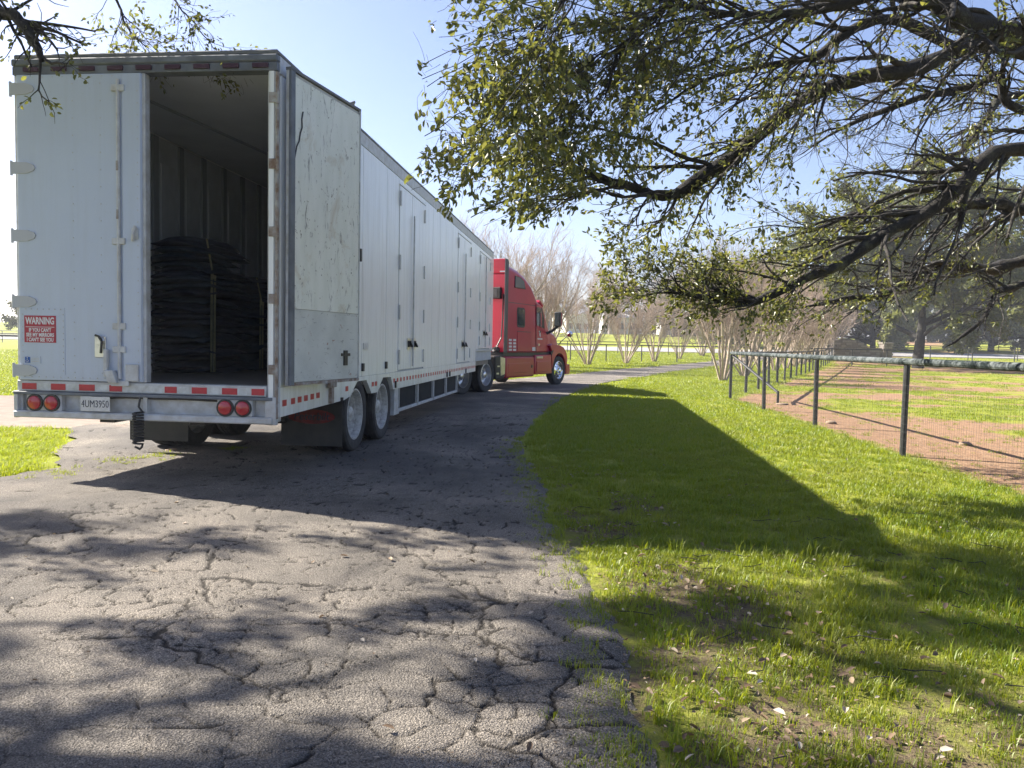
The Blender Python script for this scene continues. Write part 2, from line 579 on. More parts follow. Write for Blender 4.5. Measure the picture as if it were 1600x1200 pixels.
def tubes_mesh(name, sets, mat):
    VV = []; QQ = []; o = 0
    for P, R, n in sets:
        if len(P) == 0: continue
        V, Q = tubes_arr(P, R, n)
        VV.append(V); QQ.append(Q + o); o += len(V)
    return mesh_np(name, np.concatenate(VV), np.concatenate(QQ), None, mat, smooth=True)


def leaves_on(P, n, g, size, tang=0.5, droop=-0.1, spread=0.02, t0=0.15):
    N, K, _ = P.shape
    idx = np.repeat(np.arange(N), n); M = len(idx)
    t = (t0 + (1 - t0) * g.random(M)) * (K - 1)
    i = np.clip(np.floor(t).astype(int), 0, K - 2); f = (t - i)[:, None]
    s = P[idx, i] * (1 - f) + P[idx, i + 1] * f + spread * g.normal(size=(M, 3))
    tg = nrm(P[idx, i + 1] - P[idx, i])
    d = nrm(tang * tg + (1 - tang) * nrm(g.normal(size=(M, 3))) + np.array([0, 0, droop]))
    up = nrm(g.normal(size=(M, 3)) + np.array([0, 0, 0.9]))
    sz = size[0] + (size[1] - size[0]) * g.random(M)
    return s, d, up, sz


def leaf_mesh(name, S, D, U, SZ, mat, g, wide=0.5, detail=True, rnd=None):
    M = len(S)
    side = nrm(np.cross(D, U)); nr = np.cross(side, D)
    L = SZ[:, None]; W = L * wide * (0.8 + 0.4 * g.random(M))[:, None]
    fold = 0.12 + 0.25 * g.random(M)[:, None]
    if detail:
        curl = (-0.18 + 0.2 * g.random(M))[:, None]
        pts = [S, S + D * L * 0.32 + side * W * 0.46 + nr * W * fold, S + D * L * 0.72 + side * W * 0.40 + nr * (W * fold + L * curl * 0.5), S + D * L + nr * L * curl,
               S + D * L * 0.72 - side * W * 0.40 + nr * (W * fold + L * curl * 0.5), S + D * L * 0.32 - side * W * 0.46 + nr * W * fold]
        V = np.stack(pts, 1).reshape(-1, 3); o = (np.arange(M) * 6)[:, None]
        Q = np.concatenate([o + np.array([[0, 1, 2, 3]]), o + np.array([[0, 3, 4, 5]])])
        k = 6; T = None
    else:
        pts = [S, S + D * L * 0.5 + side * W * 0.5 + nr * W * fold, S + D * L, S + D * L * 0.5 - side * W * 0.5 + nr * W * fold]
        V = np.stack(pts, 1).reshape(-1, 3); o = (np.arange(M) * 4)[:, None]
        T = np.concatenate([o + np.array([[0, 1, 2]]), o + np.array([[0, 2, 3]])]); Q = None
        k = 4
    r = g.random(M) if rnd is None else rnd
    return mesh_np(name, V, Q, T, mat, {'rnd': np.repeat(r, k)})


# ------------------------------------------------------------------ the lie of the land
XR = np.array([(-6, .49), (2.5, .50), (3.2, .50), (4.15, .53), (4.74, .50), (6.04, .38), (7.9, .28), (10, .14), (12.2, .22), (15.8, .67), (20.8, 1.45), (28, 3.2), (30, 3.85)])
XL = np.array([(-6, -14), (1, -10), (5, -6.4), (7.0, -5.0), (7.9, -4.85), (9, -5.4), (10.1, -5.9), (11.4, -6.6), (17.5, -6.0), (21, -4.6), (25, -2.5), (30, -0.2)])


def xr(y): return np.interp(y, XR[:, 0], XR[:, 1])
def xl(y): return np.interp(y, XL[:, 0], XL[:, 1])


FARL = np.array([(-0.2, 30), (2.56, 36.2), (6.5, 46), (11.5, 56.5), (16.9, 66), (28, 86), (44, 112)])
FARR = np.array([(3.85, 30), (5.9, 34.9), (9.8, 45), (14.9, 56), (20.5, 66), (31.5, 86), (48, 112)])


def far_edge(E, y): return np.interp(y, E[:, 1], E[:, 0])


FN0 = np.array([6.06, 21.28])              # corner post of the pipe fence
FN_DIR = np.array([5.27 - 6.06, 10.3 - 21.28]); FN_DIR /= np.linalg.norm(FN_DIR)
FF_DIR = np.array([math.sin(math.radians(25.2)), math.cos(math.radians(25.2))])


def fence_x(y):
    y = np.asarray(y, float)
    return np.where(y < FN0[1], FN0[0] + (y - FN0[1]) * FN_DIR[0] / FN_DIR[1], FN0[0] + (y - FN0[1]) * FF_DIR[0] / FF_DIR[1])


def hill(x, y): y = np.asarray(y, float); return 0.050 * 8 * (np.logaddexp(0, (y - 68) / 8.0) - np.logaddexp(0, (y - 150) / 8.0))


def in_road(x, y, m=0.0):
    a = (y < 30) & (x > xl(y) - m) & (x < xr(y) + m)
    b = (y >= 30) & (y < 112) & (x > far_edge(FARL, y) - m) & (x < far_edge(FARR, y) + m)
    c = (x < -5.8 + m) & (x > -45) & (y > lane0(x) - m) & (y < lane1(x) + m)
    return a | b | c


def lane0(x): return 11.4 + 0.02 * (np.asarray(x) + 6.5) + 0.012 * np.minimum(np.asarray(x) + 8, 0) ** 2 * 0
def lane1(x): return 17.5 + 0.02 * (np.asarray(x) + 6.5)


def terr(x, y):
    x = np.asarray(x, float); y = np.asarray(y, float)
    return hill(x, y)


def soil(x, y):
    """0 = grass, 1 = bare red soil"""
    x = np.asarray(x, float); y = np.asarray(y, float)
    fx = fence_x(y)
    inside = sstep(-0.15, 0.35, x - fx + 0.35 * (fbm(x * 1.3, y * 1.3, 9) - 0.5))
    w = 0.55 * fbm(x * 0.16 + 3.1, y * 0.30, 21, 4) + 0.45 * fbm(x * 0.9, y * 1.1, 31, 3)
    band = 0.30 * np.exp(-((x - fx - 0.9) / 1.4) ** 2) * (y < 24) + 0.17 * np.exp(-(((x - 17) / 11) ** 2 + ((y - 40) / 10) ** 2)) + 0.10 * np.exp(-(((x - 13) / 6) ** 2 + ((y - 25) / 3) ** 2))
    band = band + 0.25 * np.exp(-(((x - 32) / 8) ** 2 + ((y - 57) / 7) ** 2))
    return np.clip(inside * sstep(0.44, 0.63, w + .75 * band + .10 * (fbm(x * 5, y * 5, 35, 3) - .5)), 0, 1)


def worn(x, y):
    """leaf-littered, thinly grown ground on the near verge"""
    x = np.asarray(x, float); y = np.asarray(y, float)
    out = (x < fence_x(y))
    near = 0.25 + 0.75 * sstep(6.6, 3.6, y)
    v = fbm(x * 1.1, y * 1.5, 44, 4)
    s2 = 0.62 * near * sstep(0.50, 0.66, v) * sstep(7.5, 5.5, y)
    strip = sstep(0.75, 0.15, np.abs(x - xr(y) - 0.55)) * sstep(0.40, 0.55, fbm(x * 2, y * 1.2, 61)) * sstep(10, 6, y)
    base = 0.25 * sstep(5.2, 3.2, y)
    return np.clip(np.maximum(np.maximum(s2, strip), base) * out, 0, 1)


def axis_steps(lo, hi, near0, near1, st, growth=1.13):
    a = list(np.arange(near0, near1 + 1e-6, st))
    s = st
    while a[-1] < hi: s *= growth; a.append(a[-1] + s)
    s = st
    while a[0] > lo: s *= growth; a.insert(0, a[0] - s)
    return np.array(a)


def ground_mat():
    m, nt, b = new_mat('lawn_and_soil')
    b.inputs['Roughness'].default_value = 0.95
    b.inputs['Specular IOR Level'].default_value = 0.1
    oc = objcoord(nt)
    g = ramp(nt, noise(nt, oc, 0.35, 5, 0.6), [(0.3, (0.20, 0.245, 0.022)), (0.55, (0.27, 0.30, 0.035)), (0.75, (0.34, 0.31, 0.075))])
    g2 = ramp(nt, noise(nt, oc, 9, 5, 0.7), [(0.3, (0.09, 0.105, 0.022)), (0.7, (0.30, 0.31, 0.06))])
    g = mix(nt, 0.45, g, g2)
    s = ramp(nt, noise(nt, oc, 5, 6, 0.7), [(0.3, (0.17, 0.088, 0.050)), (0.52, (0.30, 0.170, 0.100)), (0.75, (0.42, 0.29, 0.18))])
    s2 = ramp(nt, noise(nt, oc, 35, 3, 0.7), [(0.35, (0.11, 0.075, 0.05)), (0.7, (0.46, 0.34, 0.22))])
    s = mix(nt, 0.4, s, s2)
    at = nd(nt, 'ShaderNodeAttribute', attribute_name='soil').outputs['Fac']
    br = noise(nt, oc, 7, 5, 0.7)
    f = math_n(nt, 'ADD', at, math_n(nt, 'MULTIPLY', math_n(nt, 'SUBTRACT', br, 0.5), 0.9))
    f = ramp(nt, f, [(0.25, 0.0), (0.80, 1.0)])
    c = mix(nt, f, g, s)
    wat = nd(nt, 'ShaderNodeAttribute', attribute_name='worn').outputs['Fac']
    wc = ramp(nt, noise(nt, oc, 22, 5, 0.75), [(0.32, (0.055, 0.042, 0.030)), (0.5, (0.15, 0.115, 0.075)), (0.62, (0.13, 0.135, 0.04)), (0.75, (0.26, 0.20, 0.13))])
    wf = math_n(nt, 'ADD', wat, math_n(nt, 'MULTIPLY', math_n(nt, 'SUBTRACT', noise(nt, oc, 5, 4, 0.65), 0.5), 0.8))
    c = mix(nt, ramp(nt, wf, [(0.3, 0.0), (0.6, 1.0)]), c, wc)
    nt.links.new(c, b.inputs['Base Color'])
    bump(nt, b, noise(nt, oc, 14, 6, 0.75), 0.7, 0.06)
    return m


MT['ground'] = ground_mat()
gx = axis_steps(-420, 420, -9, 14, 0.28)
gy = axis_steps(-40, 620, 1.5, 24, 0.28)
GX, GY = np.meshgrid(gx, gy)
GZ = terr(GX, GY)
ins = in_road(GX, GY, -0.45)
GZ = GZ - 0.12 * ins + 0.02 * (fbm(GX * 1.7, GY * 1.7, 5) - 0.5) * (~in_road(GX, GY, 0.3))
nxg, nyg = len(gx), len(gy)
ii = (np.arange(nyg - 1)[:, None] * nxg + np.arange(nxg - 1)[None]).ravel()
GQ = np.stack([ii, ii + 1, ii + 1 + nxg, ii + nxg], 1)
tag(link('ground', mesh_np('ground', np.stack([GX, GY, GZ], -1).reshape(-1, 3), GQ, None, MT['ground'], {'soil': soil(GX, GY).ravel(), 'worn': (np.maximum(worn(GX, GY), .38 * sstep(11, 4, GY) * (GX < fence_x(GY))) * (GY > 0)).ravel()}, True)), kind='structure')


def asphalt_mat():
    m, nt, b = new_mat('old_asphalt')
    b.inputs['Roughness'].default_value = 0.88
    b.inputs['Specular IOR Level'].default_value = 0.25
    oc = objcoord(nt)
    base = ramp(nt, noise(nt, oc, 0.7, 6, 0.62), [(0.30, (0.125, 0.114, 0.102)), (0.50, (0.235, 0.210, 0.180)), (0.70, (0.36, 0.315, 0.265))])
    sp = nd(nt, 'ShaderNodeTexVoronoi'); sp.inputs['Scale'].default_value = 115
    nt.links.new(oc, sp.inputs['Vector'])
    agg = ramp(nt, sp.outputs['Distance'], [(0.1, 1.2), (0.6, 0.68)])
    c = mix(nt, 1.0, base, agg, 'MULTIPLY')
    vcol = ramp(nt, noise(nt, oc, 130, 3, 0.7), [(0.36, 0.30), (0.64, 1.75)])
    c = mix(nt, 0.85, c, vcol, 'MULTIPLY')
    tar = nd(nt, 'ShaderNodeAttribute', attribute_name='tar').outputs['Fac']
    c = mix(nt, tar, c, (0.075, 0.072, 0.072))
    crk = nd(nt, 'ShaderNodeAttribute', attribute_name='crack').outputs['Fac']
    c = mix(nt, ramp(nt, crk, [(0.15, 0.0), (0.7, 0.9)]), c, (0.030, 0.026, 0.022))
    nt.links.new(c, b.inputs['Base Color'])
    h = math_n(nt, 'ADD', math_n(nt, 'MULTIPLY', sp.outputs['Distance'], -0.6), math_n(nt, 'MULTIPLY', noise(nt, oc, 240, 2), 0.8))
    bump(nt, b, h, 0.95, 0.016)
    return m


MT['asphalt'] = asphalt_mat()


def road_strip(rows, x0, x1, z0=0.022, seed=0):
    """rows (n,), x0/x1 (n,) -> functions of columns; returns V,Q,crack,tar"""


def crack_field(X, Y):
    wx = X + 0.30 * (fbm(X * 2.2, Y * 2.2, 71) - 0.5) + 0.07 * (fbm(X * 9, Y * 9, 75) - 0.5)
    wy = Y + 0.22 * (fbm(X * 2.2, Y * 2.2, 72) - 0.5) + 0.07 * (fbm(X * 9, Y * 9, 76) - 0.5)
    d1, c1 = voronoi(wx * 0.8 + .3 * wy, wy * 1.15, 1)
    d2, c2 = voronoi(wx * 4.3, wy * 4.9, 2)
    d3, c3 = voronoi(wx * 9.0, wy * 9.0, 3)
    edge = sstep(3.4, 1.0, xr(Y) - X + .8 * (fbm(X * .8, Y * .8, 88) - .5)) * sstep(16, 12, Y)
    gap = sstep(0.40, 0.52, fbm(X * 2.6, Y * 2.6, 85, 3))
    gap2 = sstep(0.36, 0.50, fbm(X * 4.1, Y * 4.1, 86, 3))
    a1 = (0.25 + 0.75 * sstep(0.42, 0.56, fbm(X * 0.5, Y * 0.5, 81))) * (0.25 + 0.75 * gap)
    a2 = np.clip(0.3 * sstep(2.6, 4.5, Y) + edge * 0.9 + 0.85 * sstep(0.46, 0.58, fbm(X * 0.45 + 7, Y * 0.45, 82)), 0, 1) * (0.45 + 0.55 * gap2)
    a3 = np.clip(edge + 0.55, 0, 1) * sstep(0.48, 0.60, fbm(X * 0.8, Y * 0.8, 83)) * gap
    wv = 0.45 + 1.1 * fbm(X * 3, Y * 3, 84)
    k = np.maximum.reduce([a1 * np.exp(-(d1 / (0.016 * wv)) ** 2), a2 * np.exp(-(d2 / (0.038 * wv)) ** 2), 0.75 * a3 * np.exp(-(d3 / (0.05 * wv)) ** 2)])
    plate = (c2 - 0.5) * 0.004 * a2 + (c1 - 0.5) * 0.002
    dome = 0.0012 * a2 * sstep(0, 0.12, d2) + 0.0035 * (fbm(X * 14, Y * 14, 87, 3) - 0.5)
    return k, plate + dome


def tar_field(X, Y):
    u = (X + 2.2 - 0.105 * (Y - 7.2))
    t = sstep(0.44, 0.62, fbm(X * 0.7, Y * 0.28, 91, 5)) * sstep(6.3, 8.5, Y + 0.35 * X) * sstep(26, 18, Y)
    t2 = sstep(0.50, 0.64, fbm(X * 0.9 + 4, Y * 0.6, 95, 5)) * 0.6
    return np.clip(0.55 * t + t2 * 0.5, 0, 0.65)


RV = []; RQ = []; RC = []; RT = []; _o = 0


def add_grid(X, Y, Z, crack, tar):
    global _o
    r, c = X.shape
    ii = (np.arange(r - 1)[:, None] * c + np.arange(c - 1)[None]).ravel()
    RV.append(np.stack([X, Y, Z], -1).reshape(-1, 3)); RQ.append(np.stack([ii, ii + 1, ii + 1 + c, ii + c], 1) + _o)
    RC.append(crack.ravel()); RT.append(tar.ravel()); _o += r * c


def edge_jag_l(y): return 0.5 * (fbm(y * 0.8, y * 0 + 7, 105) - 0.5) + 0.22 * (fbm(y * 4.0, y * 0 + 2, 107) - 0.5)


def edge_jag(y): return 0.16 * (fbm(y * 0.9, y * 0 + 3, 101) - 0.5) + 0.10 * (fbm(y * 4.5, y * 0, 103) - 0.5)


ys = [2.0]
while ys[-1] < 16: ys.append(min(16, ys[-1] + max(0.0095, 0.0011 * ys[-1] ** 2)))
ys = np.array(ys)
nc = 300
xa = np.maximum(xl(ys) + edge_jag_l(ys), -0.78 * ys - 0.4); xb = xr(ys) + edge_jag(ys)
tt = np.linspace(0, 1, nc)
X = xa[:, None] + (xb - xa)[:, None] * tt[None]; Y = np.repeat(ys[:, None], nc, 1)
k, h = crack_field(X, Y)
fade = sstep(0, 0.25, Y - 2.0) * sstep(0, 1.0, 16 - Y) * sstep(0, 0.1, X - xa[:, None])
edge_d = xb[:, None] - X
Z = 0.024 + fade * (h - 0.014 * k) - 0.03 * sstep(0.10, 0, edge_d) * (fbm(X * 9, Y * 9, 111) + 0.3) + 0.012 * (fbm(X * 0.7, Y * 0.7, 113) - 0.5) * fade
add_grid(X, Y, Z, k * fade, tar_field(X, Y))
# left remainder beside the fan
yl = ys[::12]
if yl[-1] < 16: yl = np.append(yl, 16.0)
xa2 = np.maximum(xl(yl) + edge_jag_l(yl), -0.78 * yl - 0.4)
xl0 = np.minimum(xl(yl) + edge_jag_l(yl), xa2)
X = xl0[:, None] + (xa2 - xl0)[:, None] * np.linspace(0, 1, 12)[None]; Y = np.repeat(yl[:, None], 12, 1)
add_grid(X, Y, 0.023 + 0 * X, 0 * X, tar_field(X, Y))
yb = np.linspace(-6, 2.0, 30)
X = xl(yb)[:, None] + (xr(yb) - xl(yb))[:, None] * np.linspace(0, 1, 40)[None]; Y = np.repeat(yb[:, None], 40, 1)
add_grid(X, Y, 0.024 + 0 * X, 0 * X, tar_field(X, Y))
yf = np.linspace(16, 30, 90)
X = xl(yf)[:, None] + (xr(yf) + edge_jag(yf) - xl(yf))[:, None] * np.linspace(0, 1, 90)[None]; Y = np.repeat(yf[:, None], 90, 1)
kf, _ = crack_field(X, Y)
add_grid(X, Y, 0.024 + 0 * X, kf * 0.6, tar_field(X, Y))
tp_ = np.linspace(0, 1, 80)
sL = np.stack([np.interp(tp_, np.linspace(0, 1, len(FARL)), FARL[:, i]) for i in (0, 1)], 1)
sR = np.stack([np.interp(tp_, np.linspace(0, 1, len(FARR)), FARR[:, i]) for i in (0, 1)], 1)
w = np.linspace(0, 1, 14)[None, :, None]
PF = sL[:, None] * (1 - w) + sR[:, None] * w
add_grid(PF[..., 0], PF[..., 1], terr(PF[..., 0], PF[..., 1]) + 0.024, 0 * PF[..., 0], tar_field(PF[..., 0], PF[..., 1]) * 0.4)
tag(link('driveway', mesh_np('driveway', np.concatenate(RV), np.concatenate(RQ), None, MT['asphalt'], {'crack': np.concatenate(RC), 'tar': np.concatenate(RT)}, True)), kind='structure')

MT['gravel'] = simple('pale_gravel', (0.15, 0.108, 0.082), 0.95, col2=(0.22, 0.168, 0.132), scale=3.5, bmp=0.8, bscale=25)
MT['farroad'] = simple('pale_road', (0.25, 0.24, 0.23), 0.9, col2=(0.31, 0.30, 0.285), scale=0.4)
xs = np.linspace(-5.9, -45, 40)
tt = np.linspace(0, 1, 10)
X = np.repeat(xs[:, None], 10, 1); Y = lane0(X) + (lane1(X) - lane0(X)) * tt[None] + 0.25 * (fbm(X * 0.7, X * 0, 121) - 0.5)
ii = (np.arange(39)[:, None] * 10 + np.arange(9)[None]).ravel()
tag(link('gravel_lane', mesh_np('gravel_lane', np.stack([X, Y, 0.017 + 0 * X], -1).reshape(-1, 3), np.stack([ii, ii + 10, ii + 11, ii + 1], 1), None, MT['gravel'], None, True)), kind='structure')
xs = np.linspace(-260, 300, 120)
tt = np.linspace(0, 1, 5)
X = np.repeat(xs[:, None], 5, 1); Y = 84 + 9 * tt[None] + 0 * X
ii = (np.arange(119)[:, None] * 5 + np.arange(4)[None]).ravel()
tag(link('far_road', mesh_np('far_road', np.stack([X, Y, terr(X, Y) + 0.06], -1).reshape(-1, 3), np.stack([ii, ii + 5, ii + 6, ii + 1], 1), None, MT['farroad'], None, True)), kind='structure')
# ------------------------------------------------------------------ the trailer  (local: x = sideways, 0 at its right side; y = forwards; z = up)
TYAW = math.radians(6.0)
trailer = empty('box_trailer', (-2.2, 7.2, 0), -TYAW, 'long white moving trailer with its right rear door swung open, parked on the cracked driveway', 'trailer')
W, LEN, TOP, FLZ = 2.62, 15.3, 4.05, 0.95


def tpart(mb, name, mat, **kw): return mb.build(name, MT[mat], trailer, **kw)


def twice(o, parent, loc=None, rz=None):
    c = o.copy(); COL.objects.link(c); c.parent = parent
    if loc is not None: c.location = loc
    if rz is not None: c.rotation_euler.z = rz
    return c


deck = tpart(MB().box(-W + .06, -.06, .03, LEN - .03, FLZ - .12, FLZ), 'cargo_floor', 'deck')
plank = MB().box(-.066, .066, 0, LEN - 3, 0, .012).mesh('floor_board', MT['deck'])
for i in range(18):
    o = link('floor_board', plank, deck); o.location = (-W + .16 + i * .137, .04, FLZ)
tpart(MB().box(-W, 0, -.02, LEN, TOP - .035, TOP + .012), 'roof', 'roofedge', bevel=.012)
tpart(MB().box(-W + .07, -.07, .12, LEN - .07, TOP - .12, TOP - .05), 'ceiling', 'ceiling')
tpart(MB().tube([(-1.9, .3, TOP - .14), (-.75, 9, TOP - .14)], .018, 6), 'conduit', 'lining_dark')
tpart(MB().box(-W, -W + .03, .02, LEN, .70, TOP - .037), 'left_wall', 'white')
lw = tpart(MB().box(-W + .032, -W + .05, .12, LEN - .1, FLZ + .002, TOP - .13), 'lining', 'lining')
rib = MB().box(0, .032, -.055, .055, FLZ + .003, TOP - .14).mesh('lining_rib', MT['lining_dark'])
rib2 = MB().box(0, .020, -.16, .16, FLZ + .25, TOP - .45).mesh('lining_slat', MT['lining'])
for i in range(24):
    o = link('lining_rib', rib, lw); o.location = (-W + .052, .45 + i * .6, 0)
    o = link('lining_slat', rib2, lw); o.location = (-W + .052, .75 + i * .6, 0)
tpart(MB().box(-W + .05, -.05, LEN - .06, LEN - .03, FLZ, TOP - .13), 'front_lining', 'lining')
tpart(MB().box(-W + .002, -.002, LEN - .028, LEN + .01, 1.2, TOP - .037), 'front_wall', 'white')
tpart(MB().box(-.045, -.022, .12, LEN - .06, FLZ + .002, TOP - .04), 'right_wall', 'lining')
pl = MB().box(-.075, -.047, 0, 1.18, FLZ + .003, 2.9).mesh('plywood_sheet', MT['plyred'])
for i in range(4):
    o = link('plywood_sheet', pl, trailer); o.location = (0, 5.0 + i * 1.2, 0)

# right side: separate skin sheets with gaps, slightly buckled
def skin(u0, u1, z0, z1, seed):
    nu = max(3, int((u1 - u0) / .12)); nz = 26
    us = np.linspace(u0 + .006, u1 - .006, nu); zs = np.linspace(z0, z1, nz)
    U, Z = np.meshgrid(us, zs)
    e = np.minimum(np.minimum(U - us[0], us[-1] - U) / .2, 1) * np.minimum(np.minimum(Z - z0, z1 - Z) / .3, 1)
    X = .004 + .009 * np.clip(e, 0, 1) * (fbm(U * 1.5 + seed, Z * .6, 130 + seed, 3) - .45)
    V = np.stack([X, U, Z], -1).reshape(-1, 3); n = len(V)
    B = V.copy(); B[:, 0] = -.02
    i = (np.arange(nz - 1)[:, None] * nu + np.arange(nu - 1)[None]).ravel()
    Q = np.stack([i, i + 1, i + 1 + nu, i + nu], 1)
    rim = np.concatenate([np.arange(nu), np.arange(1, nz) * nu + nu - 1, (nz - 1) * nu + np.arange(nu - 2, -1, -1), np.arange(nz - 2, 0, -1) * nu])
    r2 = np.roll(rim, -1)
    Qs = np.stack([rim, rim + n, r2 + n, r2], 1)
    me = mesh_np('side_panel', np.concatenate([V, B]), np.concatenate([Q, Qs]), None, MT['white'], None, True)
    me.set_sharp_from_angle(angle=math.radians(40))
    return link('side_panel', me, trailer)


edges = [[.05, 1.3, 2.61, 3.74, 4.42], [6.18, 6.85, 7.5, 8.15, 8.8, 9.42], [11.18, 11.85, 12.10], [12.10, 12.62], [14.62, 15.3]]
sd = 0
for e in edges:
    for a, b in zip(e[:-1], e[1:]):
        skin(a, b, .955 if b <= 12.11 else 1.255, 3.845, sd); sd += 1
for u0, u1, z0 in ((4.42, 6.18, .955), (9.42, 11.18, .955), (12.62, 14.62, 1.255)):
    skin(u0, u1, 3.76, 3.845, sd); sd += 1
tpart(MB().box(-.02, .006, .02, LEN, 3.853, 4.013), 'top_rail', 'trim_grey', bevel=.004)

# side doors, each with two leaves, hinges, latches
hin = MB().box(0, .010, -.03, .03, -.10, .10).tube([(.012, -.035, -.11), (.012, -.035, .11)], .013, 6).mesh('hinge', MT['white'])
lat = MB().box(0, .012, -.11, .11, -.09, .09).mesh('latch', MT['alu'])
lat_in = MB().box(.013, .03, -.085, .085, -.05, .05).tube([(.04, -.06, .03), (.05, 0, -.01), (.05, .06, -.04)], .018, 6).mesh('latch_handle', MT['black'])
rod = MB().tube([(.03, 0, 0), (.03, 0, 2.4)], .014, 6).mesh('lock_rod', MT['trim_grey'])
for u0, u1, z0 in ((4.42, 6.18, .955), (9.42, 11.18, .955), (12.62, 14.62, 1.255)):
    um = u0 + (u1 - u0) * .45
    for a, b, hs in ((u0, um, 1), (um, u1, -1)):
        d = MB().box(-.02, .014, a + .012, b - .012, z0 + .02, 3.745).build('side_door', MT['white'], trailer, bevel=.006)
        for hz in (z0 + .22, 1.85, 2.6, 3.55):
            o = link('hinge', hin, d); o.location = (.014, a + .05 if hs > 0 else b - .05, hz)
        o = link('latch', lat, d); o.location = (.015, (b - .17) if hs > 0 else (a + .17), z0 + .42)
        o2 = link('latch_handle', lat_in, d); o2.location = (.016, (b - .17) if hs > 0 else (a + .17), z0 + .42)
    tpart(MB().box(-.02, .020, u0 - .008, u1 + .008, 3.747, 3.758), 'door_header', 'trim_grey')
    o = link('lock_rod', rod, trailer); o.location = (.012, um + .04, z0 + .06)
for u in (2.63, 3.74): tpart(MB().box(.004, .03, u - .03, u + .03, 1.02, 1.12), 'tie_down', 'black')
tpart(MB().box(.0, .016, 2.66, 2.86, 1.30, 1.38), 'data_plate', 'plate')

# side rail with wheel cut-outs
railp = [(.03, .952), (12.1, .952), (12.1, .71), (4.15, .70), (4.02, .89), (3.60, .90), (3.30, .71), (3.04, .71), (2.80, .90), (2.42, .90), (2.12, .73), (1.9, .70), (.03, .67)]
rail = tpart(MB().prism([(u, z) for u, z in railp], 'x', -.05, .012), 'side_rail', 'white')
tpart(MB().prism([(u, z) for u, z in railp], 'x', -W, -W + .05), 'side_rail', 'white')
tm = MB().box(0, .0025, -.045, .045, -.027, .027).mesh('reflective_tape', MT['tape_red'])
us = [.13, .34, .51, .68, .86, 1.03, 2.0, 3.09, 3.24] + list(np.arange(4.2, 12.05, .20))
for u in us:
    o = link('reflective_tape', tm, rail); o.location = (.0125, u, .795 + .018 * min(u, 2)); o.scale = (1, 1.1 if u < 4 else .95, 1.1)
tpart(MB().box(.008, .05, 1.36, 1.44, .70, .90).box(.03, .055, 1.28, 1.52, .88, .94), 'door_catch', 'rust')
for u in (4.25, 8.3, 8.6, 10.6): tpart(MB().box(.013, .035, u - .02, u + .02, .72, .82), 'clearance_lamp', 'black')
tpart(MB().box(-W + .03, .008, 12.08, LEN, 1.19, 1.252), 'neck_rail', 'trim_grey', bevel=.01)
tpart(MB().box(-W + .2, -.2, 12.2, LEN - .1, 1.08, 1.188), 'upper_coupler', 'chassis')
tpart(MB().box(-W + .05, -.05, 12.05, 12.098, .72, 1.188), 'neck_bulkhead', 'chassis')

# underside
tpart(MB().box(-1.85, -1.7, .1, 12, .56, .83).box(-.92, -.77, .1, 12, .56, .83), 'frame_beam', 'chassis')
for u in (2.45, 3.68): tpart(MB().lathe([(.075, -W + .3), (.075, -.3)], 12, (0, u, .47)), 'axle', 'chassis', smooth=True)
tpart(MB().box(-2.0, -.65, 1.7, 4.4, .42, .55), 'suspension', 'chassis', bevel=.02)
tpart(MB().box(-1.6, -1.0, 5, 9.4, .36, .83), 'tool_locker', 'chassis')
lg = MB().tube([(-.4, 11.2, .82), (-.4, 11.2, .32)], .07, 8).box(-.55, -.25, 11.05, 11.35, .24, .32).tube([(-2.2, 11.2, .82), (-2.2, 11.2, .32)], .07, 8).box(-2.35, -2.05, 11.05, 11.35, .24, .32).box(-2.2, -.4, 11.17, 11.23, .6, .66)
tpart(lg, 'landing_gear', 'chassis')

# wheels
def tyre_mesh(R, w, rr):
    h = w / 2
    p = [(rr, -h * .82), (rr + .03, -h * .92), (R * .80, -h), (R * .93, -h * .97), (R * .985, -h * .82), (R, -h * .6), (R, -h * .42), (R - .012, -h * .40), (R - .012, -h * .34), (R, -h * .32), (R, -h * .05),
         (R - .012, -h * .04), (R - .012, h * .04), (R, h * .05), (R, h * .32), (R - .012, h * .34), (R - .012, h * .40), (R, h * .42), (R, h * .6), (R * .985, h * .82), (R * .93, h * .97), (R * .80, h), (rr + .03, h * .92), (rr, h * .82)]
    return MB().lathe(p, 48, (0, 0, 0), cap=False).mesh('tyre', MT['rubber'], True, 25)


def dish_rim_mesh(rr, w, depth, mat):
    h = w / 2
    p = [(rr + .022, h * .80), (rr + .022, h * .88), (rr + .002, h * .90), (rr - .012, h * .70), (rr - .02, h * .2), (rr - .035, h - depth * .6), (rr - .06, h - depth), (.16, h - depth - .02), (.15, h - depth + .015), (.10, h - depth + .02), (.095, h - depth + .10), (.06, h - depth + .12), (0.0, h - depth + .12)]
    mb = MB().lathe(p, 40, (0, 0, 0), cap=False)
    for k in range(10):
        a = 2 * math.pi * k / 10
        mb.lathe([(.018, h - depth - .01), (.018, h - depth + .05), (.0, h - depth + .055)], 6, (0, .13 * math.cos(a), .13 * math.sin(a)))
    mb.lathe([(rr + .004, -h * .8), (rr - .004, h * .85)], 40, (0, 0, 0), cap=False)
    return mb.mesh('rim', MT[mat], True, 40)


TR = .465
ty = tyre_mesh(TR, .25, .305)
ri = dish_rim_mesh(.30, .25, .17, 'rimwhite')
for u in (2.45, 3.68):
    for v, s in ((-.135, 1), (-.42, 1), (-W + .135, -1), (-W + .42, -1)):
        t = link('wheel', ty, trailer); t.location = (v, u, TR + .02); t.scale = (s, 1, 1); t.rotation_euler = (random.random(), 0, 0)
        r = link('rim', ri, t)
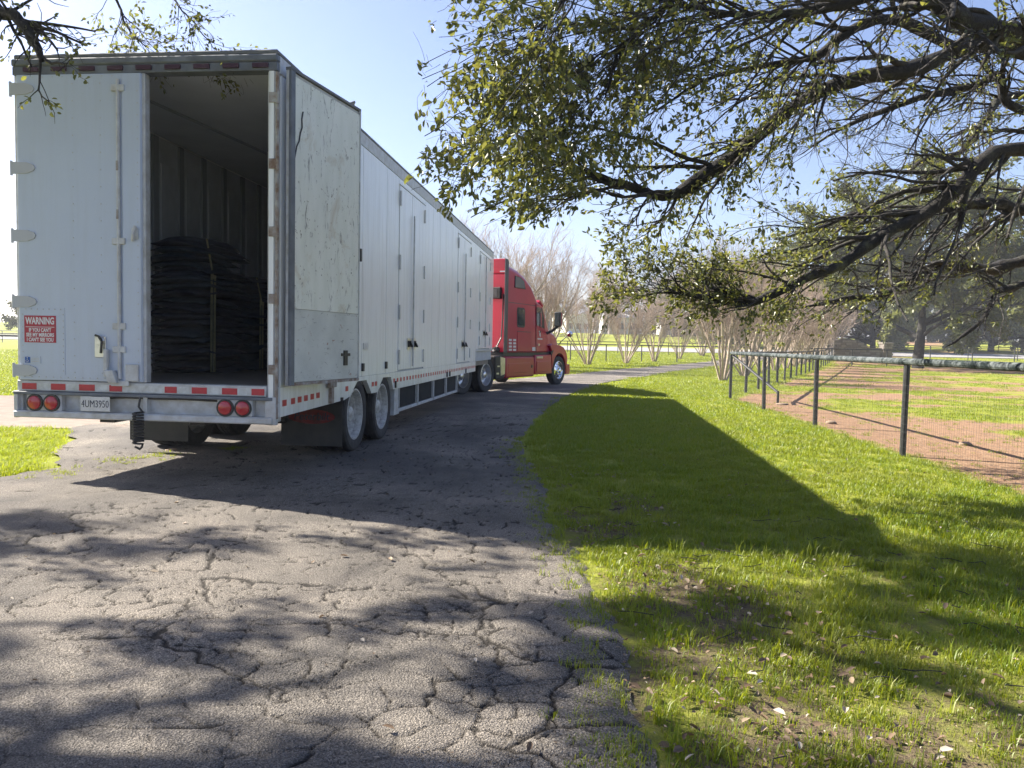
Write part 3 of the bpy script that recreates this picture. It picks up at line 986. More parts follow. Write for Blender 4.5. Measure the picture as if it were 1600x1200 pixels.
# mud flaps with an oval emblem
for v in (-.34, -2.24):
    f = MB().box(v - .37, v + .37, 1.78, 1.79, .16, .70).build('mud_flap', MT['flap'], trailer)
    ov = [(v + .285 * math.cos(a), .505 + .085 * math.sin(a)) for a in np.linspace(0, 2 * math.pi, 40, endpoint=False)]
    e = MB().prism(ov, 'y', 1.776, 1.782).build('emblem', MT['flapred'], f)
    text('lettering', 'Peterbilt', .125, (v, 1.7745, .505), (math.pi / 2, 0, 0), MT['ink'], f, .002, shear=.15)
    tpart(MB().box(v - .38, v + .38, 1.77, 1.80, .70, .74), 'flap_bracket', 'chassis')

# belly lockers between the axles and the landing gear
belly = tpart(MB().box(-.10, -.02, 4.33, 9.7, .325, .375).box(-.13, -.045, 4.5, 9.66, .70, .74), 'locker_frame', 'trim_grey', bevel=.006)
tpart(MB().prism([(4.30, .30), (4.62, .30), (4.56, .38), (4.56, .70), (4.34, .70)], 'x', -.12, -.012), 'locker_end', 'trim_grey', bevel=.005)
for i, (a, b) in enumerate(((4.6, 5.85), (5.9, 7.15), (7.2, 8.4), (8.45, 9.64))):
    p = tpart(MB().box(-.07, -.035, a, b, .385, .695), 'locker_panel', 'beltpanel', bevel=.006)
    for uu in (a + .06, b - .06): MB().box(-.036, -.022, uu - .012, uu + .012, .38, .72).build('clasp', MT['trim_grey'], p)
for uu in (5.875, 7.175, 8.425, 9.66): tpart(MB().tube([(-.02, uu, .33), (-.02, uu, .72)], .016, 6), 'locker_post', 'trim_grey')

# rear frame
tpart(MB().box(-W - .005, .005, -.05, .09, 3.945, 4.012), 'rear_header', 'header', bevel=.012)
hdr = tpart(MB().box(-W, .0, -.035, .09, 3.865, 3.943), 'header_lip', 'header', bevel=.004)
ml = MB().box(-.075, .075, -.02, .0, -.02, .02).mesh('marker_lamp', MT['lampdark'])
for i in range(9):
    o = link('marker_lamp', ml, hdr); o.location = (-2.42 + i * .283, -.036, 3.908)
post = tpart(MB().box(-.095, -.01, -.02, .11, .62, 3.863), 'rear_post', 'trim_grey', bevel=.008)
tpart(MB().box(-.075, -.03, -.034, -.02, .75, 3.86), 'post_strip', 'white')
tpart(MB().tube([(.0, -.028, .66), (.0, -.028, 3.85)], .017, 6), 'post_tube', 'rust')
for z in (3.62, 3.02, 2.4, 1.78, 1.12):
    tpart(MB().box(-.075, .02, -.046, -.034, z - .045, z + .045).tube([(.012, -.045, z - .06), (.012, -.045, z + .06)], .015, 8), 'hinge', 'rust')
tpart(MB().box(-W + .005, -W + .05, -.02, .11, .62, 3.863), 'rear_post', 'trim_grey', bevel=.006)
sill = tpart(MB().box(-W + .005, -.10, -.03, .12, .862, .962), 'rear_sill', 'trim_grey', bevel=.005)
tpart(MB().box(-W + .055, -.11, -.033, -.0305, .872, .940), 'tape_band', 'tape_white')
for a, b in ((-2.56, -2.41), (-2.26, -2.11), (-1.97, -1.81), (-1.66, -1.53), (-1.10, -.98), (-.83, -.68), (-.53, -.38), (-.24, -.115)):
    MB().box(a, b, -.0365, -.0335, .876, .936).build('reflective_tape', MT['tape_red'], sill)
# bumper channel
tpart(MB().box(-W - .01, -.03, -.07, .02, .828, .858), 'bumper_lip', 'header', bevel=.004)
tpart(MB().box(-W, -.03, .02, .06, .66, .827), 'bumper_channel', 'trim_grey')
tpart(MB().box(-W - .012, -.025, -.075, .05, .605, .672), 'bumper', 'trim_grey', bevel=.012)
tpart(MB().box(-W - .012, -W + .03, -.06, .02, .60, .86), 'bumper_end', 'trim_grey', bevel=.004)
tpart(MB().box(-.10, .004, -.055, .0, .60, .86), 'bumper_end', 'trim_grey', bevel=.004)
tpart(MB().tube([(-1.9, .0, .835), (-1.72, -.03, .81), (-1.5, -.03, .822), (-1.2, -.03, .818), (-.9, -.03, .822), (-.55, -.01, .81)], .011, 6), 'wiring', 'black')
for v0, v1 in ((-2.50, -2.14), (-.57, -.225)):
    h = tpart(MB().box(v0, v1, -.055, .015, .668, .835), 'lamp_housing', 'trim_grey', bevel=.01)
    for c in ((v0 + v1) / 2 - .087, (v0 + v1) / 2 + .087):
        MB().lathe([(.083, -.072), (.083, -.055)], 28, (c, 0, .752), 'y').build('bezel', MT['black'], h)
        MB().lathe([(.0, -.092), (.035, -.090), (.060, -.083), (.066, -.0725)], 28, (c, 0, .752), 'y').build('tail_lamp', MT['lamp'], h, smooth=True)
pt = tpart(MB().box(-1.925, -1.625, -.082, -.078, .685, .825), 'license_plate', 'plate', bevel=.004)
text('lettering', '4UM3950', .098, (-1.775, -.083, .752), (math.pi / 2, 0, 0), MT['ink'], pt, -.0005, width=.72)
# coiled air line
pts = [(-1.33, -.06, .83), (-1.335, -.08, .74)]
N = 11
for i in range(N * 10 + 1):
    a = 2 * math.pi * i / 10
    pts.append((-1.335 + .045 * math.cos(a), -.09 + .045 * math.sin(a), .69 - .30 * i / (N * 10)))
pts += [(-1.30, -.09, .36), (-1.33, -.07, .335), (-1.37, -.09, .36)]
tpart(MB().tube(pts, .0105, 6), 'coiled_hose', 'black', smooth=True)
tpart(MB().box(-1.31, -1.27, -.05, .02, .66, .84), 'hose_bracket', 'trim_grey')

# left rear door (closed)
ld = tpart(MB().box(-W + .045, -1.315, -.045, -.005, .968, 3.862), 'rear_door', 'white_door_hazed', bevel=.006)
MB().box(-1.50, -1.318, -.058, -.0455, .975, 3.855).build('lap_strip', MT['white_door_hazed'], ld, bevel=.004)
MB().box(-1.318, -1.285, -.03, .05, .968, 3.862).build('door_edge', MT['trim_grey'], ld, bevel=.004)
MB().tube([(-1.535, -.062, 1.0), (-1.535, -.062, 3.80)], .017, 8).build('lock_rod', MT['trim_grey'], ld, smooth=True)
for z in (3.72, 2.30, 1.50, 1.28): MB().box(-1.60, -1.47, -.075, -.046, z - .03, z + .03).build('rod_guide', MT['trim_grey'], ld, bevel=.004)
for z in (3.0, 2.55): MB().box(-1.545, -1.525, -.085, -.08, z - .045, z + .045).build('rust_mark', MT['rust'], ld)
MB().box(-1.68, -1.64, -.10, -.06, 1.02, 1.28).obox((-1.60, -.085, 1.02), (.045, 0, 0), (0, .03, 0), (-.02, 0, .06)).build('lock_handle', MT['trim_grey'], ld, bevel=.006)
MB().box(-1.47, -1.34, -.08, -.059, .98, 1.14).box(-1.62, -1.44, -.075, -.06, .93, .985).build('lock_keeper', MT['trim_grey'], ld, bevel=.005)
MB().box(-1.79, -1.68, -.062, -.0455, 1.20, 1.40).lathe([(.045, -.075), (.045, -.06)], 14, (-1.735, 0, 1.36), 'y').build('paddle_latch', MT['alu'], ld, bevel=.004)
MB().tube([(-1.77, -.075, 1.41), (-1.73, -.085, 1.40), (-1.70, -.085, 1.35), (-1.71, -.085, 1.24)], .012, 6).build('latch_handle', MT['black'], ld)
MB().box(-1.40, -1.34, -.075, -.059, 2.32, 2.42).tube([(-1.385, -.08, 2.30), (-1.37, -.10, 2.36), (-1.36, -.08, 2.44)], .014, 6).build('door_hook', MT['trim_grey'], ld)
# patch plate, rivets
MB().box(-2.55, -2.10, -.0485, -.0455, 1.02, 1.665).build('patch_plate', MT['white_door_hazed'], ld)
riv = MB().lathe([(.0065, -.004), (.004, -.0065), (0, -.007)], 6, (0, 0, 0), 'y').mesh('rivet', MT['trim_grey'])
rp = [(v, .9985) for v in np.arange(-2.52, -1.55, .075)] + [(-2.535, z) for z in np.arange(1.06, 1.65, .06)] + [(-2.115, z) for z in np.arange(1.06, 1.65, .06)] + [(v, 1.65) for v in np.arange(-2.5, -2.12, .06)]
rp += [(v, z) for v in (-2.0, -1.72) for z in np.arange(1.05, 3.8, .16)]
rp += [(-1.345, z) for z in np.arange(1.05, 3.8, .11)] + [(v, 3.835) for v in np.arange(-2.5, -1.55, .1)]
for v, z in rp:
    o = link('rivet', riv, ld); o.location = (v, -.0475 if v < -1.5 else -.058, z)
strap_p = [(-W - .014, -.058), (-W + .15, -.052), (-W + .22, -.028), (-W + .235, 0), (-W + .22, .028), (-W + .15, .052), (-W - .014, .058)]
hg = MB().prism(strap_p, 'y', -.056, -.0455).tube([(-W - .012, -.045, -.07), (-W - .012, -.045, .07)], .013, 8)
hm = hg.mesh('strap_hinge', MT['white_door_hazed'])
for z in (3.73, 2.99, 2.35, 1.72, 1.06):
    o = link('strap_hinge', hm, ld); o.location = (0, 0, z)
    if z == 1.06: o.location.y = -.004
# warning sign and sticker
sg = MB().box(-2.515, -2.19, -.0525, -.0488, 1.33, 1.588).build('warning_sign', MT['sign'], trailer)
yy = -.0535
text('lettering', 'WARNING', .092, (-2.352, yy, 1.535), (math.pi / 2, 0, 0), MT['signwhite'], sg, .0028, width=.66)
MB().box(-2.50, -2.205, -.0542, -.0526, 1.4765, 1.4815).build('sign_line', MT['signwhite'], sg)
for i, (s, wd) in enumerate((("IF YOU CAN'T", .74), ('SEE MY MIRRORS', .78), ("I CAN'T SEE YOU", .74))):
    text('lettering', s, .049, (-2.352, yy, 1.448 - i * .046), (math.pi / 2, 0, 0), MT['signwhite'], sg, .0016, width=wd)
st = MB().box(-2.515, -2.35, -.0525, -.0488, 1.128, 1.196).build('access_sticker', MT['white_door_hazed'], trailer)
MB().box(-2.512, -2.457, -.0545, -.053, 1.133, 1.190).build('blue_square', MT['blue'], st)
for z in (1.146, 1.162, 1.178): MB().box(-2.445, -2.365, -.0540, -.0526, z - .003, z + .003).build('text_bar', MT['trim_grey'], st)
ic = MB().lathe([(.0, -.056), (.005, -.056), (.005, -.0546)], 10, (-2.487, 0, 1.181), 'y').tube([(-2.487, -.0555, 1.174), (-2.486, -.0555, 1.158), (-2.474, -.0555, 1.158), (-2.470, -.0555, 1.145)], .0018, 4).tube([(-2.4895 + .012 * math.cos(a), -.0555, 1.152 + .012 * math.sin(a)) for a in np.linspace(2.2, 6.2, 10)], .0018, 4)
ic.build('wheelchair_symbol', MT['signwhite'], st)

# right rear door, swung round against the side
od = empty('open_rear_door', (.02, .03, 0)); od.parent = trailer; od.rotation_euler.z = -math.radians(11)
dl = 1.37
MB().box(.02, .055, .03, dl, .965, 3.90).build('door_core', MT['trim_grey'], od, bevel=.006)
# the inner face looks back towards the road
f = MB().box(.056, .068, .10, dl - .012, 1.70, 3.86).build('inner_sheet', MT['ply'], od)
MB().box(.056, .070, .10, dl - .012, 1.0, 1.692).build('kick_plate', MT['kick'], od)
MB().box(.055, .085, .025, .095, .97, 3.895).build('hinge_stile', MT['header'], od, bevel=.004)
MB().box(.056, .078, dl - .012, dl + .004, .97, 3.895).build('edge_strip', MT['trim_grey'], od)
MB().box(.056, .08, .03, dl, .965, .995).build('bottom_strip', MT['rust'], od)
MB().box(.02, .08, .03, dl, 3.90, 3.925).build('top_strip', MT['roofedge'], od)
MB().tube([(.05, dl - .20, 3.93), (.06, dl - .12, 3.97), (.02, dl - .08, 3.95)], .014, 5).build('top_keeper', MT['roofedge'], od)
MB().box(.066, .085, dl - .33, dl - .26, 1.14, 1.30).box(.07, .082, dl - .38, dl - .20, 1.24, 1.27).build('door_catch', MT['black'], od)
MB().box(.03, .09, dl + .004, dl + .03, 2.28, 2.42).build('lock_stop', MT['black'], od)
MB().tube([(.074, .05, 3.05), (.076, .08, 3.06), (.074, .13, 3.22), (.074, .17, 3.28), (.074, .19, 3.36), (.074, .22, 3.42), (.074, .215, 3.5), (.074, .235, 3.57)], .007, 5).build('dangling_wire', MT['black'], od)

# moving blankets stacked along the left wall of the trailer
TM = Matrix.Translation((-2.2, 7.2, 0)) @ Matrix.Rotation(-TYAW, 4, 'Z')
def blanket_mesh(seed, w, d, h):
    g = np.random.default_rng(seed)
    n = 9
    X, Y = np.meshgrid(np.linspace(-w / 2, w / 2, n), np.linspace(-d / 2, d / 2, n))
    e = np.minimum(np.minimum(X + w / 2, w / 2 - X) / .06, np.minimum(Y + d / 2, d / 2 - Y) / .06); e = np.clip(e, 0, 1)
    zt = h * (.55 + .45 * np.sqrt(e)) + .012 * (vnoise(X * 6 + seed, Y * 6) - .5)
    zb = h * (.45 - .45 * np.sqrt(e))
    sag = -.05 * ((X / (w / 2)) ** 2 * vnoise(Y * 2 + seed, X * 0, 3) + (Y / (d / 2)) ** 4 * vnoise(X * 4, Y * 0 + seed, 4)) + .02 * (vnoise(X * 3 + seed, Y * 3, 5) - .5)
    zt = zt + sag; zb = zb + sag
    X = X + .02 * (vnoise(X * 5 + seed * 3, Y * 5 + 9) - .5)
    V = np.concatenate([np.stack([X, Y, zt], -1).reshape(-1, 3), np.stack([X, Y, zb], -1).reshape(-1, 3)])
    i = (np.arange(n - 1)[:, None] * n + np.arange(n - 1)[None]).ravel(); m = n * n
    Q = np.stack([i, i + 1, i + n + 1, i + n], 1)
    rim = np.concatenate([np.arange(n), np.arange(1, n) * n + n - 1, (n - 1) * n + np.arange(n - 2, -1, -1), np.arange(n - 2, 0, -1) * n]); r2 = np.roll(rim, -1)
    return mesh_np('blanket', V, np.concatenate([Q, Q[:, ::-1] + m, np.stack([rim, rim + m, r2 + m, r2], 1)]), None, MT['blanket%d' % (seed % 3)], None, True)


for i, (a, b) in enumerate((((.018, .026, .045), (.04, .055, .085)), ((.013, .018, .030), (.03, .038, .055)), ((.020, .036, .052), (.05, .07, .095)))):
    MT['blanket%d' % i] = simple('quilted_blanket', a, 0.95, col2=b, scale=14, bmp=.6, bscale=30)
bl = [blanket_mesh(s, .60 + .022 * s, 1.08 + .05 * ((s * 7) % 6), .082) for s in range(9)]
for (u, hgt, lab) in ((2.55, 1.72, 'tallest stack of navy moving blankets, nearest the open trailer doorway'), (3.95, 1.36, 'middle stack of navy moving blankets against the trailer wall'), (5.3, 1.36, 'stack of navy moving blankets deepest inside the trailer, behind two others')):
    p = TM @ Vector((-2.14, u, FLZ + .015))
    s_ = empty('blanket_stack', p, -TYAW, lab, 'blanket stack', 'blanket stacks inside the trailer')
    n = int(hgt / .074)
    for k in range(n):
        o = link('blanket', bl[random.randrange(9)], s_)
        o.location = (random.uniform(-.07, .07), random.uniform(-.10, .10), k * .074); o.rotation_euler = (random.uniform(-.03, .03), random.uniform(-.08, .08), random.choice((0, math.pi)) + random.uniform(-.07, .07))
    for dy, zt in ((-.05, .72), (.03, .70)):
        MB().obox((.375, -.35 + dy, .02 + hgt * zt * .5), (.004, 0, 0), (0, .022, 0), (0, .01, hgt * zt * .5)).build('strap', MT['strap'], s_)
    MB().obox((.37, -.42, hgt * .82), (.004, 0, 0), (0, .018, 0), (-.02, -.05, hgt * .14)).build('strap', MT['strap'], s_)

# ------------------------------------------------------------------ the tractor unit  (local: x = right, y = forwards)
RYAW = math.radians(25.8)
truck = empty('semi_truck', (-1.87, 22.5, 0), -RYAW, 'red sleeper cab semi truck hitched to the white trailer, turned right along the bend', 'truck')


def kpart(mb, name, mat, parent=None, **kw): return mb.build(name, MT[mat], parent or truck, **kw)


def ring(s, w, z0, z1, r, taper=.0, n=6):
    """rounded-top section at station s"""
    half = [(0, z0), (w - .04, z0), (w, z0 + .04)]
    wt = w - taper
    r = min(r, .2)
    half += [(wt, z1 - r)] + [(wt - r + r * math.cos(a), z1 - r + r * math.sin(a)) for a in np.linspace(.15, math.pi / 2, n)]
    half += [(wt * .45, z1 + .015), (0, z1 + .02)]
    return [(x, s, z) for x, z in half] + [(-x, s, z) for x, z in half[::-1][1:-1]]


prof = [(1.36, 3.84), (1.5, 3.82), (1.75, 3.79), (2.2, 3.72), (2.7, 3.58), (3.14, 3.38), (3.45, 3.14), (3.7, 2.93), (3.95, 2.83), (4.2, 2.78)]
wS = lambda s: 1.22 if s < 3.3 else 1.22 - .12 * ((s - 3.3) / 1.8)
shell = kpart(MB().loft([ring(s, wS(s), 1.15, z, .30 if z > 2.9 else .16, .05 if z > 2.9 else .06) for s, z in prof]), 'sleeper_body', 'red', smooth=True, angle=40)
cabp = [(4.2, 2.775), (4.42, 2.60), (4.7, 2.32), (4.95, 2.06), (5.12, 1.95)]
kpart(MB().loft([ring(s, wS(s), 1.15, z, .10, .06 + .05 * (s - 4.2)) for s, z in cabp]), 'cab_body', 'red', smooth=True, angle=40)
hoodp = [(5.12, 1.93, .98), (5.5, 1.90, .95), (5.9, 1.85, .90), (6.25, 1.76, .84), (6.45, 1.62, .80), (6.56, 1.40, .78)]
kpart(MB().loft([ring(s, w_, .75, z, .16, .05) for s, z, w_ in hoodp]), 'hood', 'red', smooth=True, angle=45)
kpart(MB().box(-.55, .55, 6.555, 6.60, .72, 1.45), 'grille', 'chrome', bevel=.03)
kpart(MB().prism([(6.25, .36), (6.62, .36), (6.66, .50), (6.62, .72), (6.25, .72)], 'x', -1.2, 1.2), 'front_bumper', 'red', bevel=.03, seg=2)
# windscreen
wp = [(4.25, 2.70), (5.02, 1.98)]
kpart(MB().add([(-.93, 4.28, 2.735), (.93, 4.28, 2.735), (.90, 5.02, 2.025), (-.90, 5.02, 2.025), (-.93, 4.26, 2.70), (.93, 4.26, 2.70), (.90, 5.0, 1.99), (-.90, 5.0, 1.99)],
      [(0, 1, 2, 3), (7, 6, 5, 4), (0, 4, 5, 1), (1, 5, 6, 2), (2, 6, 7, 3), (3, 7, 4, 0)]), 'windscreen', 'black')
MT['glass'] = simple('tinted_glass', (.04, .05, .05), .04, spec=.8)
MT['skyglass'] = simple('roof_window_glass', (.10, .13, .16), .06, spec=.9)


def side_patch(pts, name, mat, proud=.006, thick=.03, parent=None, side=1, **kw):
    def tz(z): return -.05 * sstep(1.3, 3.6, z)
    a = [(side * (wS(s) + proud + (-.05 * max(0, (z - 1.3) / 2.3))), s, z) for s, z in pts]
    b = [(x - side * thick, s, z) for x, s, z in a]
    n = len(a)
    return kpart(MB().add(a + b, [tuple(range(n)), tuple(range(n, 2 * n))[::-1]] + [(i, (i + 1) % n, n + (i + 1) % n, n + i) for i in range(n)]), name, mat, parent, **kw)


def rrect(s0, s1, z0, z1, r, n=4):
    out = []
    for cx, cz, a0 in ((s1 - r, z1 - r, 0), (s0 + r, z1 - r, 90), (s0 + r, z0 + r, 180), (s1 - r, z0 + r, 270)):
        for a in np.linspace(a0, a0 + 90, n): out.append((cx + r * math.cos(math.radians(a)), cz + r * math.sin(math.radians(a))))
    return out


for sd_ in (1, -1):
    side_patch(rrect(2.08, 2.66, 1.93, 2.55, .09), 'window_seal', 'black', .008, side=sd_)
    side_patch(rrect(2.13, 2.61, 1.98, 2.50, .07), 'sleeper_window', 'glass', .012, side=sd_)
    side_patch([(1.92, 3.16), (2.66, 3.16), (2.56, 3.36), (2.34, 3.46), (1.95, 3.48)], 'roof_window', 'skyglass', .022, .05, side=sd_)
    dr = side_patch([(3.58, 1.18), (4.62, 1.22), (4.72, 1.60), (4.40, 1.94), (4.32, 2.30), (4.12, 2.68), (3.58, 2.74)], 'cab_door', 'red', .010, side=sd_)
    side_patch([(3.60, 2.04), (4.30, 1.95), (4.24, 2.30), (4.04, 2.60), (3.72, 2.64), (3.60, 2.62)], 'door_window', 'glass', .018, parent=dr, side=sd_)
    side_patch([(4.10, 1.98), (4.34, 1.94), (4.28, 2.34), (4.08, 2.62), (4.02, 2.62), (4.20, 2.30)], 'window_post', 'black', .022, parent=dr, side=sd_)
    side_patch(rrect(3.68, 3.86, 1.36, 1.44, .03), 'door_handle', 'chrome', .03, parent=dr, side=sd_)
    side_patch(rrect(2.10, 3.1, 1.2, 1.80, .03), 'luggage_door', 'red', .008, side=sd_)
    side_patch([(3.555, 1.16), (3.58, 1.16), (3.58, 2.76), (3.555, 2.76)], 'door_seam', 'black', .011, .01, side=sd_)
    side_patch([(1.38, 2.66), (3.55, 2.66), (3.55, 2.68), (1.38, 2.68)], 'body_seam', 'darkgrey', .008, .01, side=sd_)
    side_patch([(2.09, 1.79), (3.11, 1.79), (3.11, 1.81), (2.09, 1.81)], 'body_seam', 'darkgrey', .010, .01, side=sd_)
    side_patch([(1.90, 3.14), (2.69, 3.14), (2.58, 3.38), (2.35, 3.48), (1.93, 3.505)], 'window_seal', 'black', .016, .03, side=sd_)
    # emblem and lettering bars on the door: white shape over a white bar
    side_patch([(3.84, 1.72), (3.95, 1.64), (3.98, 1.72), (3.94, 1.84), (3.86, 1.87), (3.80, 1.84), (3.88, 1.78)], 'door_emblem', 'decal', .014, .005, dr, sd_)
    side_patch([(3.84, 1.80), (3.90, 1.87), (4.0, 1.86), (3.98, 1.80)], 'emblem_top', 'darkgrey', .016, .005, dr, sd_)
    side_patch(rrect(3.68, 4.15, 1.575, 1.615, .01, 2), 'door_decal', 'decal', .014, .005, dr, sd_)
    for zz in (1.53, 1.43, 1.33, 1.23):
        for s0 in (1.50, 1.80):
            side_patch(rrect(s0, s0 + .20, zz - .03, zz + .03, .01, 2), 'side_decal', 'decal', .006, .005, side=sd_)
    side_patch(rrect(3.22, 3.5, 1.2, 1.32, .01, 2), 'permit_decal', 'decal', .006, .005, side=sd_)
    # side extender behind the sleeper
    X = 1.225 * sd_
    kpart(MB().prism([(1.18, 1.14), (1.36, 1.14), (1.36, 3.86), (1.33, 3.93), (1.18, 3.95)], 'x', X - .03 * sd_, X + .02 * sd_), 'side_extender', 'darkgrey', bevel=.008)
    # lower fairings
    kpart(MB().prism([(1.36, .37), (3.46, .37), (3.46, 1.02), (1.36, 1.03)], 'x', X - .35 * sd_, X - .02 * sd_), 'tank_fairing', 'red', bevel=.05, seg=2, smooth=True)
    kpart(MB().prism([(1.5, .52), (2.9, .52), (3.12, .66), (3.12, .82), (1.5, .82)], 'x', X - .03 * sd_, X - .012 * sd_), 'fairing_panel', 'red', bevel=.008)
    kpart(MB().lathe([(.055, X - .02 * sd_), (.055, X - .006 * sd_)], 14, (0, 3.25, .70)), 'filler_cap', 'black')
    kpart(MB().prism([(3.52, .42), (4.96, .42), (4.86, 1.08), (3.52, 1.06)], 'x', X - .35 * sd_, X - .02 * sd_), 'step_fairing', 'red', bevel=.03, seg=2, smooth=True)
    kpart(MB().box(X - .021 * sd_ if sd_ > 0 else X - .001, X + .001 if sd_ > 0 else X + .021, 3.62, 4.7, .50, .86), 'step_panel', 'red', bevel=.01)
    kpart(MB().box(min(X - .021 * sd_, X), max(X - .021 * sd_, X), 3.60, 4.1, .95, 1.02), 'step_tread', 'alu', bevel=.005)
    kpart(MB().prism([(.72, .36), (1.05, .33), (1.34, .40), (1.34, 1.0), (1.0, 1.06), (.66, 1.05)], 'x', X - .42 * sd_, X - .03 * sd_), 'battery_box', 'black', bevel=.04, seg=2)
    kpart(MB().prism([(1.02, .45), (1.30, .50), (1.30, .98), (.98, 1.03)], 'x', X - .031 * sd_, X - .014 * sd_), 'tank_end', 'alu', bevel=.01)
    kpart(MB().box(min(X - .03 * sd_, X - .02 * sd_), max(X - .03 * sd_, X - .02 * sd_), .76, .90, .5, .55).box(min(X - .03 * sd_, X - .02 * sd_), max(X - .03 * sd_, X - .02 * sd_), .80, .95, .72, .76), 'access_step', 'alu')
    # front fender with its wheel arch
    c, R_ = (5.60, .52), .60
    arch = [(c[0] + R_ * math.cos(a), c[1] + R_ * math.sin(a)) for a in np.linspace(math.radians(12), math.radians(172), 18)]
    fp = [(6.30, .66), (6.34, .95), (6.22, 1.16), (5.95, 1.33), (5.60, 1.40), (5.2, 1.42), (4.95, 1.44), (4.74, 1.38), (4.86, 1.24), (4.90, 1.0), (4.97, .60)]
    kpart(MB().prism(fp + arch[::-1], 'x', X - .42 * sd_, X - .01 * sd_), 'front_fender', 'red', bevel=.03, seg=2)
    kpart(MB().prism([(4.86, 1.02), (5.02, 1.20), (4.98, 1.24), (4.80, 1.16)], 'x', X - .3 * sd_, X - .005 * sd_), 'fender_brace', 'black')
    side_patch([(4.86, 1.72), (5.06, 1.58), (5.10, 1.76), (4.94, 1.88)], 'hood_vent', 'black', -.10, side=sd_)
    kpart(MB().box(min(.70 * sd_, 1.0 * sd_), max(.70 * sd_, 1.0 * sd_), 6.30, 6.5, 1.0, 1.3), 'headlamp', 'skyglass', bevel=.05, seg=2)
    # mirrors
    kpart(MB().tube([(1.08 * sd_, 4.62, 1.78), (1.30 * sd_, 4.68, 1.88), (1.50 * sd_, 4.70, 2.05)], [.05, .045, .05], 6), 'mirror_arm', 'black')
    mh = kpart(MB().box(min(1.38 * sd_, 1.60 * sd_), max(1.38 * sd_, 1.60 * sd_), 4.62, 4.74, 2.02, 2.52), 'mirror_housing', 'black', bevel=.03, seg=2)
    kpart(MB().box(min(1.41 * sd_, 1.57 * sd_), max(1.41 * sd_, 1.57 * sd_), 4.612, 4.619, 2.06, 2.48), 'mirror_glass', 'chrome', mh)
    kpart(MB().box(min(1.38 * sd_, 1.60 * sd_), max(1.38 * sd_, 1.60 * sd_), 4.742, 4.80, 2.03, 2.51), 'mirror_back', 'red', mh, bevel=.025)
    kpart(MB().tube([(1.0 * sd_, 5.95, 1.38), (1.12 * sd_, 5.98, 1.56), (1.35 * sd_, 6.0, 1.76)], .018, 6), 'hood_mirror_arm', 'black')
    kpart(MB().lathe([(0, 5.94), (.06, 5.945), (.105, 5.97), (.11, 6.02), (.07, 6.08), (0, 6.10)], 16, (1.42 * sd_, 0, 1.80), 'y'), 'hood_mirror', 'chrome', smooth=True)

kpart(MB().prism([(4.05, 2.80), (4.38, 2.66), (4.40, 2.74), (4.10, 2.90)], 'x', -1.08, 1.08), 'sun_visor', 'red', bevel=.02)
for x in (-.8, -.4, 0, .4, .8): kpart(MB().box(x - .06, x + .06, 3.98, 4.06, 2.86, 2.91), 'cab_marker_lamp', 'yellow', bevel=.01)
# rear wall
kpart(MB().box(-1.19, 1.19, 1.30, 1.358, 1.16, 3.50), 'rear_wall', 'redin', bevel=.01)
kpart(MB().prism([(1.20, 3.95), (1.36, 3.93), (1.36, 3.52), (1.30, 3.54)], 'x', -1.19, 1.19), 'roof_fairing', 'redin', bevel=.01)
kpart(MB().box(.98, 1.16, 1.285, 1.299, 3.56, 3.60), 'rear_lettering_strip', 'decal')
kpart(MB().box(.60, 1.06, 1.16, 1.298, 2.76, 3.10), 'rear_vent_box', 'black', bevel=.015)
kpart(MB().box(.70, .96, 1.15, 1.16, 2.82, 3.04), 'vent_grille', 'darkgrey')
kpart(MB().tube([(1.12, 1.26, 2.9), (1.13, 1.22, 2.2), (1.12, 1.18, 1.6), (1.02, 1.05, 1.28)], .022, 6), 'air_hose', 'black')
kpart(MB().lathe([(0, .96), (.08, .97), (.10, 1.05), (.10, 1.2)], 14, (.98, 0, 1.22), 'y'), 'hose_connector', 'black', smooth=True)
kpart(MB().lathe([(0, .94), (.035, .945), (.035, .958)], 12, (.98, 0, 1.20), 'y'), 'work_lamp', 'alu')
# chassis
kpart(MB().box(-1.10, 1.14, 1.30, 4.9, 1.03, 1.148), 'cab_sill', 'black')
kpart(MB().box(-.45, -.33, -2.2, 6.3, .66, .98).box(.33, .45, -2.2, 6.3, .66, .98).box(-.45, .45, -2.2, -2.1, .7, .95), 'frame_rail', 'chassis')
kpart(MB().box(-.75, .75, 1.4, 6.1, .45, 1.10), 'engine_block', 'chassis')
kpart(MB().prism([(-1.2, .99), (-.1, .99), (-.2, 1.06), (-1.1, 1.06)], 'x', -.45, .45), 'fifth_wheel', 'chassis')
for s in (0, -1.32): kpart(MB().lathe([(.09, -1.0), (.09, 1.0)], 12, (0, s, .5)), 'axle', 'chassis', smooth=True)
kpart(MB().lathe([(.07, -1.0), (.07, 1.0)], 12, (0, 5.6, .5)), 'axle', 'chassis', smooth=True)
ty2 = tyre_mesh(.50, .27, .305)
rim2 = dish_rim_mesh(.30, .27, .15, 'alu')


def steer_rim():
    p = [(.322, .115), (.322, .125), (.30, .13), (.285, .10), (.27, .085), (.20, .10), (.16, .115), (.15, .13), (.10, .14), (.095, .19), (.06, .215), (0, .22)]
    mb = MB().lathe(p, 40, (0, 0, 0), cap=False)
    for k in range(10):
        a = 2 * math.pi * (k + .5) / 10
        mb.lathe([(.014, .115), (.014, .155), (0, .16)], 6, (0, .135 * math.cos(a), .135 * math.sin(a)))
    mb.lathe([(.31, -.1), (.30, .12)], 40, (0, 0, 0), cap=False)
    return mb.mesh('rim', MT['chrome'], True, 40)


